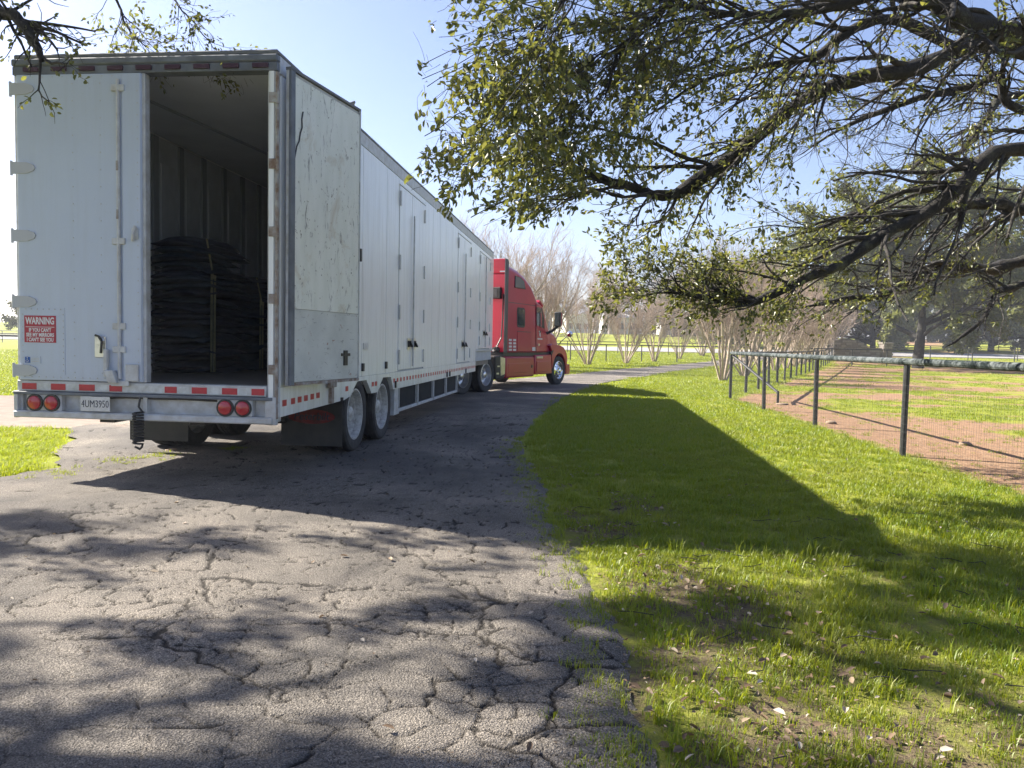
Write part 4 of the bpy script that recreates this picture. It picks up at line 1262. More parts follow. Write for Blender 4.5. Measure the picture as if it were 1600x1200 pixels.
hole = MB().lathe([(.034, 0), (.030, .012), (0, .012)], 10, (0, 0, 0)).mesh('rim_hole', MT['black'])
rim1 = steer_rim()
for s in (0, -1.32):
    for x, sg_ in ((1.13, 1), (.82, 1), (-1.13, -1), (-.82, -1)):
        t = link('wheel', ty2, truck); t.location = (x, s, .50 + .015); t.scale = (sg_, 1, 1); t.rotation_euler = (random.random(), 0, 0)
        link('rim', rim2, t)
for x, sg_ in ((1.06, 1), (-1.06, -1)):
    t = link('wheel', ty2, truck); t.location = (x, 5.60, .515); t.scale = (sg_, 1, 1); t.rotation_euler = (0, 0, -math.radians(6))
    r = link('rim', rim1, t)
    for k in range(10):
        a = 2 * math.pi * k / 10
        o = link('rim_hole', hole, t); o.location = (.090, .225 * math.cos(a), .225 * math.sin(a))
# ------------------------------------------------------------------ fences
MT['pipe'] = simple('black_pipe', (0.016, 0.018, 0.020), 0.5, col2=(0.05, 0.05, 0.05), scale=18)


def peeled():
    m, nt, b = new_mat('peeling_rail_paint')
    b.inputs['Roughness'].default_value = 0.8
    b.inputs['Specular IOR Level'].default_value = 0.2
    oc = objcoord(nt)
    f = ramp(nt, noise(nt, oc, 6, 6, 0.75, 0.6), [(0.40, 0.0), (0.56, 1.0)])
    c = mix(nt, f, (0.12, 0.135, 0.135), (0.014, 0.022, 0.022))
    nt.links.new(c, b.inputs['Base Color'])
    return m


MT['rail'] = peeled()
MT['wire'] = simple('galvanised_wire', (0.10, 0.105, 0.11), 0.5, 0.4)


def fence_run(P0, d, spacing, n, h, label, rail_mat, post_r, rail_r, wire=None, name='pipe_fence', group=None, first=True, wires=(.25, .5, .75, 1.0)):
    z0 = float(terr(P0[0], P0[1]))
    root = empty(name, (P0[0], P0[1], z0), 0, label, 'fence', group)
    pm = MB().tube([(0, 0, -.2), (0, 0, h - rail_r)], post_r, 10).mesh('post', MT['pipe'], True)
    pts = []
    for i in range(n):
        q = np.array(d) * spacing * i
        z = float(terr(P0[0] + q[0], P0[1] + q[1])) - z0
        pts.append(Vector((q[0], q[1], z)))
        if i > 0 or first:
            o = link('post', pm, root); o.location = pts[-1]
            if i > 0: o.rotation_euler = (random.uniform(-.014, .014), random.uniform(-.014, .014), random.uniform(0, 3))
    a = -math.atan2(d[0], d[1])
    for i in range(n - 1):
        v = pts[i + 1] - pts[i]
        rm = MB().tube([pts[i] + Vector((0, 0, h)), pts[i + 1] + Vector((0, 0, h))], rail_r, 10)
        rm.build('rail', rail_mat, root, smooth=True)
    return root, pts


def woven(root, P0, P1, pitch, levels, r, vert=True, z0=0.0):
    """strands of wire between two points, set just off the posts"""
    P0 = np.array(P0); P1 = np.array(P1); L = np.linalg.norm(P1 - P0); g = np.random.default_rng(int(L * 100))
    nrmv = np.array([P1[1] - P0[1], P0[0] - P1[0], 0]) / L * 0.05
    lines = []
    K = 4
    for z in levels:
        t = np.linspace(0, 1, K)
        ln = P0[None] + (P1 - P0)[None] * t[:, None] + nrmv; ln[:, 2] += z - 0.012 * np.sin(np.pi * t)
        lines.append(ln)
    if vert:
        for tt_ in np.arange(pitch, L - .01, pitch) / L:
            b = P0 + (P1 - P0) * tt_ + nrmv
            zs = np.linspace(levels[0], levels[-1], K)
            ln = np.repeat(b[None], K, 0); ln[:, 2] += zs; ln[:, 0] += 0.004 * g.normal()
            lines.append(ln)
    A = np.array(lines)
    o = link('wire_mesh' if vert else 'wire_strands', tubes_mesh('wire_mesh', [(A, np.full(A.shape[:2], r), 3)], MT['wire']), root)
    o['kind'] = 'stuff'
    return o


nf, npts = fence_run(FN0, tuple(FN_DIR), 3.68, 6, 1.27, 'black pipe fence with pale peeling top rail along the near lawn', MT['rail'], .042, .046)
for a, b in zip(npts[:-1], npts[1:]): woven(nf, a, b, .052, np.arange(.03, 1.06, .103), .0010)
# corner brace
br = MB().tube([(0.03, -.06, 1.2), (.72, -1.75, .30)], .035, 8).tube([(.72, -1.75, .34), (.72, -1.75, -.1)], .035, 8).build('brace', MT['pipe'], nf, smooth=True)
ff, fpts = fence_run(FN0, tuple(FF_DIR), 2.85, 24, 1.27, 'long black pipe fence receding beside the bare myrtles to the stone wall', MT['pipe'], .045, .04, first=False)
for a, b in zip(fpts[:8], fpts[1:9]): woven(ff, a, b, .2, (.15, .4, .65, .9), .003, vert=False)
lf, lpts = fence_run((-62, 60), (1, .035), 2.9, 34, 1.35, 'thin black rail fence crossing the pasture behind the truck', MT['pipe'], .045, .045, name='rail_fence')
lf2, _ = fence_run((-62, 77.5), (1, .02), 5.2, 26, 1.2, 'second thin rail fence standing farther off beside the pale road', MT['pipe'], .04, .04, name='rail_fence')
rf, _ = fence_run((38.2, 78.2), (1, -.03), 4.2, 12, 1.45, 'thin black fence behind the big oak at right of the stone wall', MT['pipe'], .05, .04, name='rail_fence')
lf3, _ = fence_run((-46, 30.5), (1, .02), 3.0, 11, 1.36, 'black rail fence on the left behind the trailer', MT['pipe'], .05, .05, name='rail_fence')

# ------------------------------------------------------------------ stone entrance wall
MT['stone'] = simple('lime_stone', (0.22, 0.19, 0.16), 0.9, col2=(0.36, 0.32, 0.27), scale=5, bmp=.5, bscale=20)
MT['stone2'] = simple('brown_stone', (0.15, 0.12, 0.10), 0.9, col2=(0.27, 0.23, 0.19), scale=5, bmp=.5, bscale=20)
MT['mortar'] = simple('mortar', (0.17, 0.15, 0.13), 0.95)
wx, wy = 32.2, 77.0
wz = float(terr(wx, wy))
sw = empty('stone_wall', (wx, wy, wz), 0, 'stone entrance wall with curved top and a square pillar at the far end of the fence', 'wall')
MB().prism([(0, -.3), (3.2, -.3), (3.2, 1.45), (2.6, 1.75), (1.7, 2.0), (.8, 2.05), (0, 1.85)], 'y', .06, .5).build('wall_core', MT['mortar'], sw)
MB().prism([(3.2, -.3), (4.8, -.3), (4.8, 1.15), (3.2, 1.2)], 'y', .1, .5).build('wall_core', MT['mortar'], sw)
MB().box(4.85, 5.75, -.1, .8, -.3, 1.6).build('pillar', MT['mortar'], sw)
MB().box(4.75, 5.85, -.2, .9, 1.602, 1.72).build('pillar_cap', MT['stone'], sw, bevel=.03)
sm = [MB().box(-.5, .5, -.07, .07, -.5, .5).mesh('stone', MT['stone' if k else 'stone2']) for k in (0, 1)]
g = np.random.default_rng(4)
for r in range(9):
    z = .12 + r * .235
    x = .05 + .2 * (r % 2)
    while x < 4.75:
        wdt = .3 + .35 * g.random()
        lim = np.interp(x, [0, .8, 1.7, 2.6, 3.2, 3.21, 4.8], [1.8, 2.0, 1.95, 1.65, 1.4, 1.1, 1.08])
        if z + .1 < lim:
            o = link('stone', sm[g.integers(2)], sw); o.location = (x + wdt / 2, .055 - .02 * g.random() + (.04 if x > 3.2 else 0), z); o.scale = (wdt - .03, 1, .205)
        x += wdt
for r in range(7):
    for x in ((5.08, 5.52) if r % 2 else (5.0, 5.4, 5.66)):
        o = link('stone', sm[g.integers(2)], sw); o.location = (x, -.12, .1 + r * .225); o.scale = (.38 if r % 2 else .3, 1, .195)

# ------------------------------------------------------------------ houses far off
MT['housewall'] = simple('pale_house_wall', (0.62, 0.62, 0.60), 0.8)
MT['metalroof'] = simple('pale_metal_roof', (0.60, 0.62, 0.64), 0.45)
MT['hwin'] = simple('dark_window', (0.04, 0.05, 0.06), 0.1)


def house(x, y, w, d, h, rh, label, rz=0.0):
    z = float(terr(x, y))
    t = empty('farm_house', (x, y, z), rz, label, 'house')
    MB().box(-w / 2, w / 2, 0, d, -.5, h).build('wall', MT['housewall'], t)
    MB().prism([(-.5, h), (d / 2, h + rh), (d + .5, h), (d + .5, h - .12), (d / 2, h + rh - .14), (-.5, h - .12)], 'x', -w / 2 - .4, w / 2 + .4).build('roof', MT['metalroof'], t)
    for k in range(3):
        cx = -w / 2 + w * (k + .5) / 3
        wn_ = MB().box(cx - .55, cx + .55, -.03, .02, .9, 2.1).build('window', MT['hwin'], t)
        MB().box(cx - .65, cx + .65, -.05, -.031, .8, .9).build('sill', MT['housewall'], wn_)


house(21.0, 150, 7, 7, 3.2, 1.5, 'white farm house seen between the bare myrtle trunks')
house(14.0, 165, 6, 6, 4.2, 2.2, 'pale metal roofed shed left of the white farm house', .5)
house(34.5, 158, 8, 6, 3.0, 1.4, 'low pale house farther right behind the myrtle row')

# ------------------------------------------------------------------ bare crape myrtles
def myrtle_mesh(seed):
    g = np.random.default_rng(seed)
    n = 11
    K = 8
    P = np.zeros((n, K, 3)); R = np.zeros((n, K))
    for i in range(n):
        a = 2 * math.pi * i / n + .3 * g.normal()
        out = .6 + 2.1 * g.random()
        hh = 3.2 + 1.5 * g.random()
        t = np.linspace(0, 1, K)
        P[i, :, 0] = math.cos(a) * (.09 + out * t ** 1.12) + .05 * g.normal(size=K) * t
        P[i, :, 1] = math.sin(a) * (.09 + out * t ** 1.12) + .05 * g.normal(size=K) * t
        P[i, :, 2] = hh * t - .1
        R[i] = (.036 + .03 * g.random()) * (1 - .55 * t)
    A, RA = grow(P, R, 8, (1.2, 2.6), 5, g, .74, (0, 0, .30), .14, (0, 0, .25), .55, .24, 1)
    B, RB = grow(np.concatenate([A]), np.concatenate([RA]), 6, (.7, 1.7), 4, g, .7, (0, 0, .25), .18, (0, 0, .15), .55, .25, 1, .005)
    C_, RC_ = grow(B, RB, 5, (.3, .9), 3, g, .65, (0, 0, .2), .22, (0, 0, 0), .6, .2, 1, .0045)
    trunk = tubes_mesh('trunk', [(P, R, 6), (A, RA, 4)], MT['myrtle'])
    crown = tubes_mesh('crown', [(B, RB, 3), (C_, RC_, 3)], MT['myrtletwig'])
    return trunk, crown


mm = [myrtle_mesh(11), myrtle_mesh(23), myrtle_mesh(31), myrtle_mesh(47), myrtle_mesh(58)]


def myrtle(x, y, s, k, label, group=None):
    t = empty('myrtle_tree', (x, y, float(terr(x, y))), random.uniform(0, 6.28), label, 'tree', group)
    t.scale = (s * random.uniform(.92, 1.08), s * random.uniform(.92, 1.08), s)
    link('trunk', mm[k][0], t)
    c = link('crown', mm[k][1], t); c['kind'] = 'stuff'
    return t


gL = 'bare myrtles along the far side of the driveway'
gR = 'bare myrtles between the driveway and the pipe fence'
myrtle(5.2, 53, 1.15, 0, 'bare myrtle with pale stems just right of the truck hood', gL)
myrtle(8.5, 57.6, 1.0, 3, 'second bare myrtle right of the truck, white house behind its stems', gL)
myrtle(11.6, 62.8, 1.0, 2, 'third bare myrtle right of the truck beyond the driveway bend', gL)
myrtle(15.1, 69.5, .9, 4, 'fourth bare myrtle right of the truck, small in the distance', gL)
myrtle(19, 77, 1.0, 1, 'fifth bare myrtle right of the truck, just left of the nearest myrtle', gL)
for x, y, s, k in ((1.9, 47.5, 1.3, 1), (-1.2, 42, 1.35, 2)):
    myrtle(x, y, s, k, 'bare myrtle rising %s' % ('just behind the roof of the red sleeper cab' if x > 0 else 'behind the front of the trailer, left of the red cab'), gL)
myrtle(8.95, 32.6, 1.02, 2, 'largest and nearest bare myrtle, standing beside the corner fence post', gR)
for i in range(12):
    myrtle(8.95 + 2.45 * (i + 1), 32.6 + 5.0 * (i + 1), random.uniform(.85, 1.15), (i * 3 + 1) % 5, 'bare pinkish myrtle in the row receding behind the long pipe fence', gR)
for i in range(4):
    myrtle(23.5 + 4.5 * i, 82 + 8 * i, 1.05, i % 3, 'bare myrtle far down the left edge of the driveway', gL)

# ------------------------------------------------------------------ generic leafy and bare background trees
def bg_tree_mesh(seed, H, Rc, trunk_h, n_leaf, leaf, bare=False, flat=1.0, twigmat='fartwig', leafmat='hedgeleaf'):
    g = np.random.default_rng(seed)
    K = 8
    tz = np.linspace(-.3, H * .62, K)
    tk = np.stack([.12 * H * .05 * np.cumsum(g.normal(size=K)), .05 * H * .1 * np.cumsum(g.normal(size=K)), tz], 1)[None]
    tr_ = (H * .036 * np.linspace(1, .25, K))[None]
    A, RA = grow(tk, tr_, 16, (Rc * .6, Rc * 1.05), 7, g, .25, (0, 0, .22 * flat), .14, (0, 0, .2 * flat), .55, trunk_h / (H * .62), 1)
    B, RB = grow(A, RA, 7, (Rc * .22, Rc * .5), 5, g, .55, (0, 0, .12), .2, (0, 0, .1), .55, .25, 1, .012)
    C_, RC_ = grow(B, RB, 7, (Rc * .08, Rc * .24), 3, g, .55, (0, 0, .05), .25, (0, 0, 0), .6, .2, 1, .008)
    trunk = tubes_mesh('trunk', [(tk, tr_, 10), (A, RA, 5)], MT['bark'] if not bare else MT[twigmat])
    if bare:
        D_, RD_ = grow(C_, RC_, 4, (Rc * .05, Rc * .13), 3, g, .55, (0, 0, .08), .25, (0, 0, 0), .7, .1, 1, .009)
        crown = tubes_mesh('crown', [(B, RB, 3), (C_, RC_, 3), (D_, RD_, 3)], MT[twigmat])
    else:
        S, D, U, SZ = leaves_on(C_, max(1, int(n_leaf / len(C_))), g, (leaf * .6, leaf * 1.3), .3, -.15, leaf * .5)
        cl = fbm(S[:, 0] * .35 + seed, S[:, 1] * .35 + S[:, 2] * .3, seed)
        crown = leaf_mesh('crown', S, D, U, SZ, MT[leafmat], g, .62, False, np.clip(cl * .9 + .35 * (g.random(len(S)) - .4), 0, 1))
    tw = None if bare else tubes_mesh('twigs', [(B, RB, 3)], MT['bark'])
    return trunk, crown, tw


def place_tree(meshes, x, y, s, rz, name, label, group=None, sz=None):
    t = empty(name, (x, y, float(terr(x, y)) - .05), rz, label, 'tree', group)
    t.scale = (s, s, s * (sz or 1))
    link('trunk', meshes[0], t)
    c = link('crown', meshes[1], t); c['kind'] = 'stuff'
    if meshes[2]:
        c = link('twigs', meshes[2], t); c['kind'] = 'stuff'
    return t


bgA = bg_tree_mesh(41, 12, 5.5, .2, 17000, .44)
bgB = bg_tree_mesh(42, 10, 5.0, .1, 16000, .42)
bgC = bg_tree_mesh(43, 13, 6.0, 2.5, 0, 0, True)
bgD = bg_tree_mesh(44, 11, 5.5, 2.0, 0, 0, True)
gT = 'evergreens in the far tree line'
gB = 'bare trees beyond the road'
g = np.random.default_rng(12)
for i in range(22):
    x = 20 + i * 6.4 + 4 * g.random(); y = 128 + 26 * g.random()
    place_tree((bgA, bgB)[i % 2], x, y, .85 + .45 * g.random(), 6.28 * g.random(), 'evergreen_tree', 'dark evergreen in the far tree line beyond the pale road', gT)
for i in range(11):
    x = -30 + i * 7.5 + 4 * g.random(); y = 122 + 30 * g.random()
    place_tree((bgC, bgD)[i % 2], x, y, 1.0 + .4 * g.random(), 6.28 * g.random(), 'bare_tree', 'bare grey tree beyond the pale road behind the truck', gB)
for i in range(6):
    x = -20 + i * 13 + 4 * g.random(); y = 175 + 20 * g.random()
    place_tree((bgB, bgA)[i % 2], x, y, .9 + .3 * g.random(), 6.28 * g.random(), 'evergreen_tree', 'dull green tree on the rise behind the bare trees', 'evergreens on the rise')
for i in range(5):
    x = (-42.5, -52, -60, -70, -80)[i]; y = 65 + 6 * g.random()
    place_tree((bgB, bgA)[i % 2], x, y, (.5 if i == 0 else .6 + .15 * g.random()), 6.28 * g.random(), 'evergreen_tree', 'grey green tree at the left edge behind the trailer', 'evergreens left of the trailer')

for i in range(13):
    x = 38 + i * 7.0 + 2.5 * g.random(); y = 99 + 6 * g.random()
    place_tree((bgA, bgB)[i % 2], x, y, .42 + .2 * g.random(), 6.28 * g.random(), 'shrub', 'dark low shrub at the far edge of the pale road, under the oaks', 'shrubs along the pale road')

# big oak standing in the paddock
oakM = bg_tree_mesh(57, 13, 12.5, 2.2, 80000, .30, flat=.30, leafmat='farleaf')
place_tree(oakM, 31.7, 60, 1.0, .8, 'oak_tree', 'spreading live oak with a single dark trunk in the red soil paddock')
oakM2 = bg_tree_mesh(58, 10.5, 9, 1.2, 30000, .30, flat=.35, leafmat='farleaf')
place_tree(oakM2, 46, 58, 1.0, 2.1, 'oak_tree', 'second live oak at the right edge, its dark branches drooping to the grass')
oakM3 = bg_tree_mesh(59, 10, 9.5, .6, 42000, .36, flat=.30, leafmat='farleaf')
place_tree(oakM3, 31, 104, 1.1, 2.5, 'oak_tree', 'rounded olive oak beyond the pale road, above the row of bare myrtles')
place_tree(oakM3, 62, 100, 1.15, 4.0, 'oak_tree', 'rounded olive oak beyond the pale road at the far right')
place_tree(oakM3, 46, 98, 1.05, 1.1, 'oak_tree', 'olive green oak rising behind the stone entrance wall')

# ------------------------------------------------------------------ the live oak whose limbs reach in from the right
g = np.random.default_rng(77)
TKR = np.array([11.2, 9.3, 0.0])
tz_ = np.linspace(-.3, 3.6, 8)
tkP = np.stack([TKR[0] + np.array([.25, .1, 0, -.05, -.1, -.1, -.15, -.2]), TKR[1] + .05 * np.arange(8), tz_], 1)
right_oak = empty('live_oak', tuple(TKR), 0, 'live oak reaching in from the right with long dark limbs and leafy tips overhead', 'tree')


def rel(P, root): return P - np.array(root.location)


def to_child(me_sets, name, mat, root):
    o = link(name, tubes_mesh(name, [(P - np.array(root.location), R, n) for P, R, n in me_sets], MT[mat]), root)
    return o


to_child([(tkP[None], (.46 * np.linspace(1.15, .85, 8))[None], 14)], 'trunk', 'bark', right_oak)
top = [11.0, 9.6, 3.4]
# (pixel x, pixel y, distance, thickness px) traced from the trunk side outwards
LIMBS = [
    dict(p=[(1600, 78, 8.0, 34), (1530, 66, 7.8, 30), (1430, 105, 7.6, 30), (1340, 120, 7.4, 26), (1250, 160, 7.2, 24), (1165, 230, 7.0, 25), (1100, 275, 6.8, 24), (1045, 307, 6.7, 20), (985, 290, 6.6, 14), (930, 272, 6.5, 11), (870, 254, 6.4, 9), (820, 248, 6.3, 7), (770, 252, 6.2, 5), (725, 268, 6.1, 3)]),
    dict(p=[(1600, 232, 8.6, 30), (1530, 255, 8.4, 26), (1500, 290, 8.3, 25), (1440, 335, 8.2, 24), (1380, 365, 8.1, 23), (1310, 415, 8.0, 21), (1270, 430, 7.9, 18), (1200, 462, 7.8, 17), (1165, 474, 7.7, 14), (1100, 465, 7.6, 10), (1050, 458, 7.5, 6), (1000, 462, 7.4, 4)]),
    dict(p=[(1600, 325, 10, 26), (1560, 315, 9.9, 24), (1480, 320, 9.8, 20), (1400, 330, 9.7, 14), (1330, 332, 9.6, 11), (1280, 350, 9.5, 8), (1200, 372, 9.4, 5)]),
    dict(p=[(1600, 408, 10.6, 24), (1540, 420, 10.5, 21), (1470, 412, 10.4, 18), (1420, 440, 10.3, 15), (1370, 465, 10.2, 11), (1330, 465, 10.1, 9), (1290, 475, 10.0, 7), (1225, 486, 9.9, 4)]),
    dict(p=[(1640, 70, 6.8, 44), (1560, 52, 6.5, 40), (1510, 40, 6.3, 38), (1470, 10, 6.1, 36), (1430, -30, 6.0, 34), (1380, -90, 5.9, 26), (1300, -120, 5.8, 20)]),
    dict(p=[(1430, -30, 6.0, 20), (1330, 2, 5.9, 20), (1240, 18, 5.8, 17), (1150, 20, 5.7, 12), (1090, 8, 5.6, 9), (1020, 10, 5.5, 6)]),
    dict(p=[(1500, 80, 7.4, 18), (1420, 40, 7.2, 18), (1370, 34, 7.0, 17), (1310, 62, 6.9, 15), (1275, 90, 6.8, 14), (1235, 99, 6.7, 12), (1160, 112, 6.6, 9), (1100, 128, 6.5, 7), (1040, 165, 6.4, 5), (980, 200, 6.3, 4)]),
    dict(p=[(1130, -60, 5.6, 12), (1057, 0, 5.5, 10), (990, 60, 5.4, 8), (960, 110, 5.4, 6), (948, 160, 5.3, 4)]),
    dict(p=[(980, -70, 4.9, 11), (905, -20, 4.8, 9), (865, 25, 4.7, 7), (840, 62, 4.7, 5), (822, 110, 4.6, 4)]),
    dict(p=[(1600, 175, 8.8, 16), (1560, 120, 8.6, 15), (1520, 135, 8.5, 14), (1450, 150, 8.3, 12), (1380, 175, 8.2, 9), (1310, 205, 8.0, 6), (1250, 245, 7.9, 4)]),
    dict(p=[(1600, 150, 10.2, 14), (1540, 190, 10, 12), (1500, 240, 9.9, 10), (1450, 250, 9.8, 7), (1400, 285, 9.7, 5)]),
    dict(p=[(1600, 445, 9.4, 12), (1560, 460, 9.3, 11), (1540, 500, 9.2, 9), (1510, 525, 9.1, 7), (1480, 545, 9.0, 4)]),
]
allP = []; allR = []; leafy = []
NORTH = None
for L in LIMBS:
    pts = [pix(a, b, Y) for a, b, Y, _ in L['p']]
    rad = [th * Y / 1200 / 2 * .84 for _, _, Y, th in L['p']]
    if L['p'][0][0] >= 1590:
        pts = [np.array(top) + .3 * (np.array(pts[0]) - np.array(top)) * 0, .5 * (np.array(top) + pts[0]) + np.array([0, 0, .25])] + pts
        rad = [rad[0] * 1.7, rad[0] * 1.3] + rad
    P, R = resample(pts, rad, 44)
    P = P + .012 * np.cumsum(g.normal(size=P.shape), 0) * .25
    R = R * (1 + .12 * g.normal(size=R.shape))
    R[-5:] *= np.array([.9, .75, .6, .42, .2])
    allP.append(P); allR.append(R)
    to_child([(P[None], R[None], 9)], 'limb', 'bark', right_oak)
LP = np.stack(allP); LR = np.stack(allR)
nb = np.array([54, 50, 38, 38, 22, 36, 42, 30, 28, 40, 34, 18])
A, RA = grow(LP, LR, nb, (.5, 1.7), 11, g, .60, (-.08, -.02, .03), .11, (-.10, 0, -.28), .38, .10, 1, .0035)
def in_crown(Q, j):
    """the outer surface of the crown: it ends short of the trailer and does not hang down over the cab"""
    az = Q[:, 0] / Q[:, 1] + j * g.normal(size=len(Q)); el = (Q[:, 2] - EYE) / Q[:, 1] + j * g.normal(size=len(Q))
    return (az > -.118) & ~((az < .105) & (el < .155)) & (el > .015)


ok = in_crown(A[:, -1], .012) & in_crown(A[:, 6], .012)
A = A[ok]; RA = RA[ok]
A2, RA2 = grow(LP[1:2], LR[1:2], 26, (.35, .8), 11, g, .5, (-.10, 0, .42), .15, (-.10, 0, .1), .5, .74, 1, .0035)
A = np.concatenate([A, A2]); RA = np.concatenate([RA, RA2])
B, RB = grow(A, RA, 5, (.2, .75), 7, g, .6, (-.08, 0, -.02), .17, (-.05, 0, -.22), .5, .15, 1, .0024)
C_, RC_ = grow(B, RB, 5, (.08, .34), 4, g, .58, (-.04, 0, 0), .26, (0, 0, -.05), .65, .15, 1, .0015)
ok = in_crown(B[:, -1], .012); B = B[ok]; RB = RB[ok]
ok = in_crown(C_[:, -1], .010); C_ = C_[ok]; RC_ = RC_[ok]
to_child([(A, RA, 5)], 'branches', 'twig', right_oak)['kind'] = 'stuff'
to_child([(B, RB, 3), (C_, RC_, 3)], 'twigs', 'twig', right_oak)['kind'] = 'stuff'
# leaves: thick at the outer (left) tips, thin towards the trunk
tipx = C_[:, -1, 0]
low = sstep(3.0, 2.4, C_[:, -1, 2] - .02 * C_[:, -1, 1])
dens = .20 + .36 * sstep(3.2, 1.0, tipx + .25 * g.normal(size=len(tipx))) + .9 * low * sstep(4.0, 2.6, tipx)
clump = fbm(C_[:, 0, 0] * 1.6, C_[:, 0, 2] * 1.6 + C_[:, 0, 1], 201)
keep = g.random(len(tipx)) < dens * (.35 + 1.1 * sstep(.38, .6, clump))
S, D, U, SZ = leaves_on(C_[keep], 6, g, (.028, .064), .5, -.12, .012)
lv = leaf_mesh('leaves', S - np.array(right_oak.location), D, U, SZ, MT['oakleaf'], g, .5, True)
o = link('leaves', lv, right_oak); o['kind'] = 'stuff'

# ------------------------------------------------------------------ the live oak overhead on the left, which shades the foreground
g = np.random.default_rng(99)
TKL = np.array([-10.2, 4.2, 0.0])
left_oak = empty('live_oak', tuple(TKL), 0, 'live oak whose branch tips hang over the top left corner of the trailer', 'tree')
tkP = np.stack([TKL[0] + .04 * np.arange(8), TKL[1] + .03 * np.arange(8), np.linspace(-.3, 3.2, 8)], 1)
to_child([(tkP[None], (.5 * np.linspace(1.15, .85, 8))[None], 14)], 'trunk', 'bark', left_oak)
t3 = (-9.9, 4.4, 3.0)
LL = [
    ([t3, (-8, 5.2, 5.2), (-5.5, 5.8, 6.6), (-3.2, 6.0, 7.4), (-1.0, 5.9, 7.8)], [.24, .19, .13, .08, .03]),
    ([t3, (-8, 3.6, 5.2), (-5.5, 3.0, 6.4), (-3.0, 2.6, 7.0), (-.3, 2.4, 7.3)], [.24, .19, .13, .08, .03]),
    ([t3, (-8.6, 6.2, 5.0), (-7.0, 7.2, 6.3), (-5.8, 8.0, 7.1), (-4.9, 8.5, 7.6)], [.07, .05, .036, .024, .012]),
    ([t3, (-9.2, 4.6, 6.0), (-7.4, 4.6, 8.4), (-5.0, 4.8, 9.6), (-2.4, 4.8, 10.0)], [.24, .2, .14, .08, .03]),
    ([t3, (-11, 5.6, 5.2), (-12.3, 7.6, 6.5), (-13, 9.6, 7.0)], [.2, .15, .09, .03]),
    ([t3, (-10.8, 2.6, 5.2), (-12, .5, 6.4), (-12.6, -2, 7)], [.2, .15, .09, .03]),
    ([t3, (-8.6, 2.4, 5.4), (-6.6, .8, 6.8), (-4.4, -.6, 7.4)], [.2, .15, .09, .03]),
    ([(-7.4, 4.6, 8.4), (-6.2, 5.4, 7.2), (-5.4, 6.0, 6.2)] + [tuple(pix(*q)) for q in ((-40, -30, 6.2), (15, 20, 6.0), (45, 62, 5.9), (62, 92, 5.85))], [.07, .065, .058, .05, .042, .034, .018]),
    ([(-5.8, 8.6, 7.1)] + [tuple(pix(*q)) for q in ((150, -90, 8.0), (185, -5, 7.8), (205, 40, 7.7), (232, 72, 7.6))], [.06, .045, .032, .022, .012]),
    ([(-5.8, 8.6, 7.1)] + [tuple(pix(*q)) for q in ((215, -80, 7.9), (270, -10, 7.7), (310, 40, 7.6), (345, 70, 7.5))], [.05, .035, .022, .014, .008]),
]
allP = []; allR = []
for pts, rad in LL:
    P, R = resample(pts, np.array(rad) * (.42 if len(pts) < 6 else 1), 34)
    P = P + .03 * np.cumsum(g.normal(size=P.shape), 0) * (.3 if len(pts) < 6 else .12)
    allP.append(P); allR.append(R)
    to_child([(P[None], R[None], 8)], 'limb', 'bark', left_oak)
LP = np.stack(allP); LR = np.stack(allR)
A, RA = grow(LP[:7], LR[:7], 26, (1.0, 2.6), 8, g, .45, (.05, 0, .06), .16, (.05, 0, .06), .5, .22, 1, .006)
B, RB = grow(A, RA, 8, (.5, 1.3), 5, g, .5, (0, 0, .04), .2, (0, 0, .02), .55, .15, 1, .003)
C_, RC_ = grow(B, RB, 7, (.2, .6), 3, g, .5, (0, 0, .03), .25, (0, 0, 0), .65, .15, 1, .002)


def shade_at(Q): return Q[:, 0] + 1.22 * Q[:, 2], Q[:, 1] - .53 * Q[:, 2]


def open_sun(Q, a=.42, b=.53):
    """crown shaped for its shade: foliage kept by where its shadow lands, short of the trailer"""
    sx, sy = shade_at(Q)
    m = sstep(a, b, fbm(sx * 2.5, sy * 3.3, 215, 3))
    m = np.maximum(m, .8 * sstep(.8, 1.8, sx) * sstep(3.9, 4.5, sy))  # extra unseen leaves where shade should carry on past the trailer's shadow
    return m * sstep(6.0, 5.2, sy + .5 * (fbm(sx * 1.5, sy, 216) - .5)) * sstep(7.2, 5.5, sx - .0 * sy)


okA = shade_at(A[:, -1])[1] < 5.6
to_child([(A[okA], RA[okA], 5)], 'branches', 'twig', left_oak)['kind'] = 'stuff'
okB = g.random(len(B)) < .25 + .75 * open_sun(B[:, 2])
okB &= shade_at(B[:, -1])[1] < 5.8
to_child([(B[okB], RB[okB], 3)], 'twigs', 'twig', left_oak)['kind'] = 'stuff'
keep = g.random(len(C_)) < .95 * open_sun(C_[:, 1])
S, D, U, SZ = leaves_on(C_[keep], 18, g, (.065, .115), .5, -.1, .05)
print('canopy leaves', len(S))
o = link('leaves', leaf_mesh('leaves', S - np.array(left_oak.location), D, U, SZ, MT['oakleaf'], g, .55, False), left_oak); o['kind'] = 'stuff'
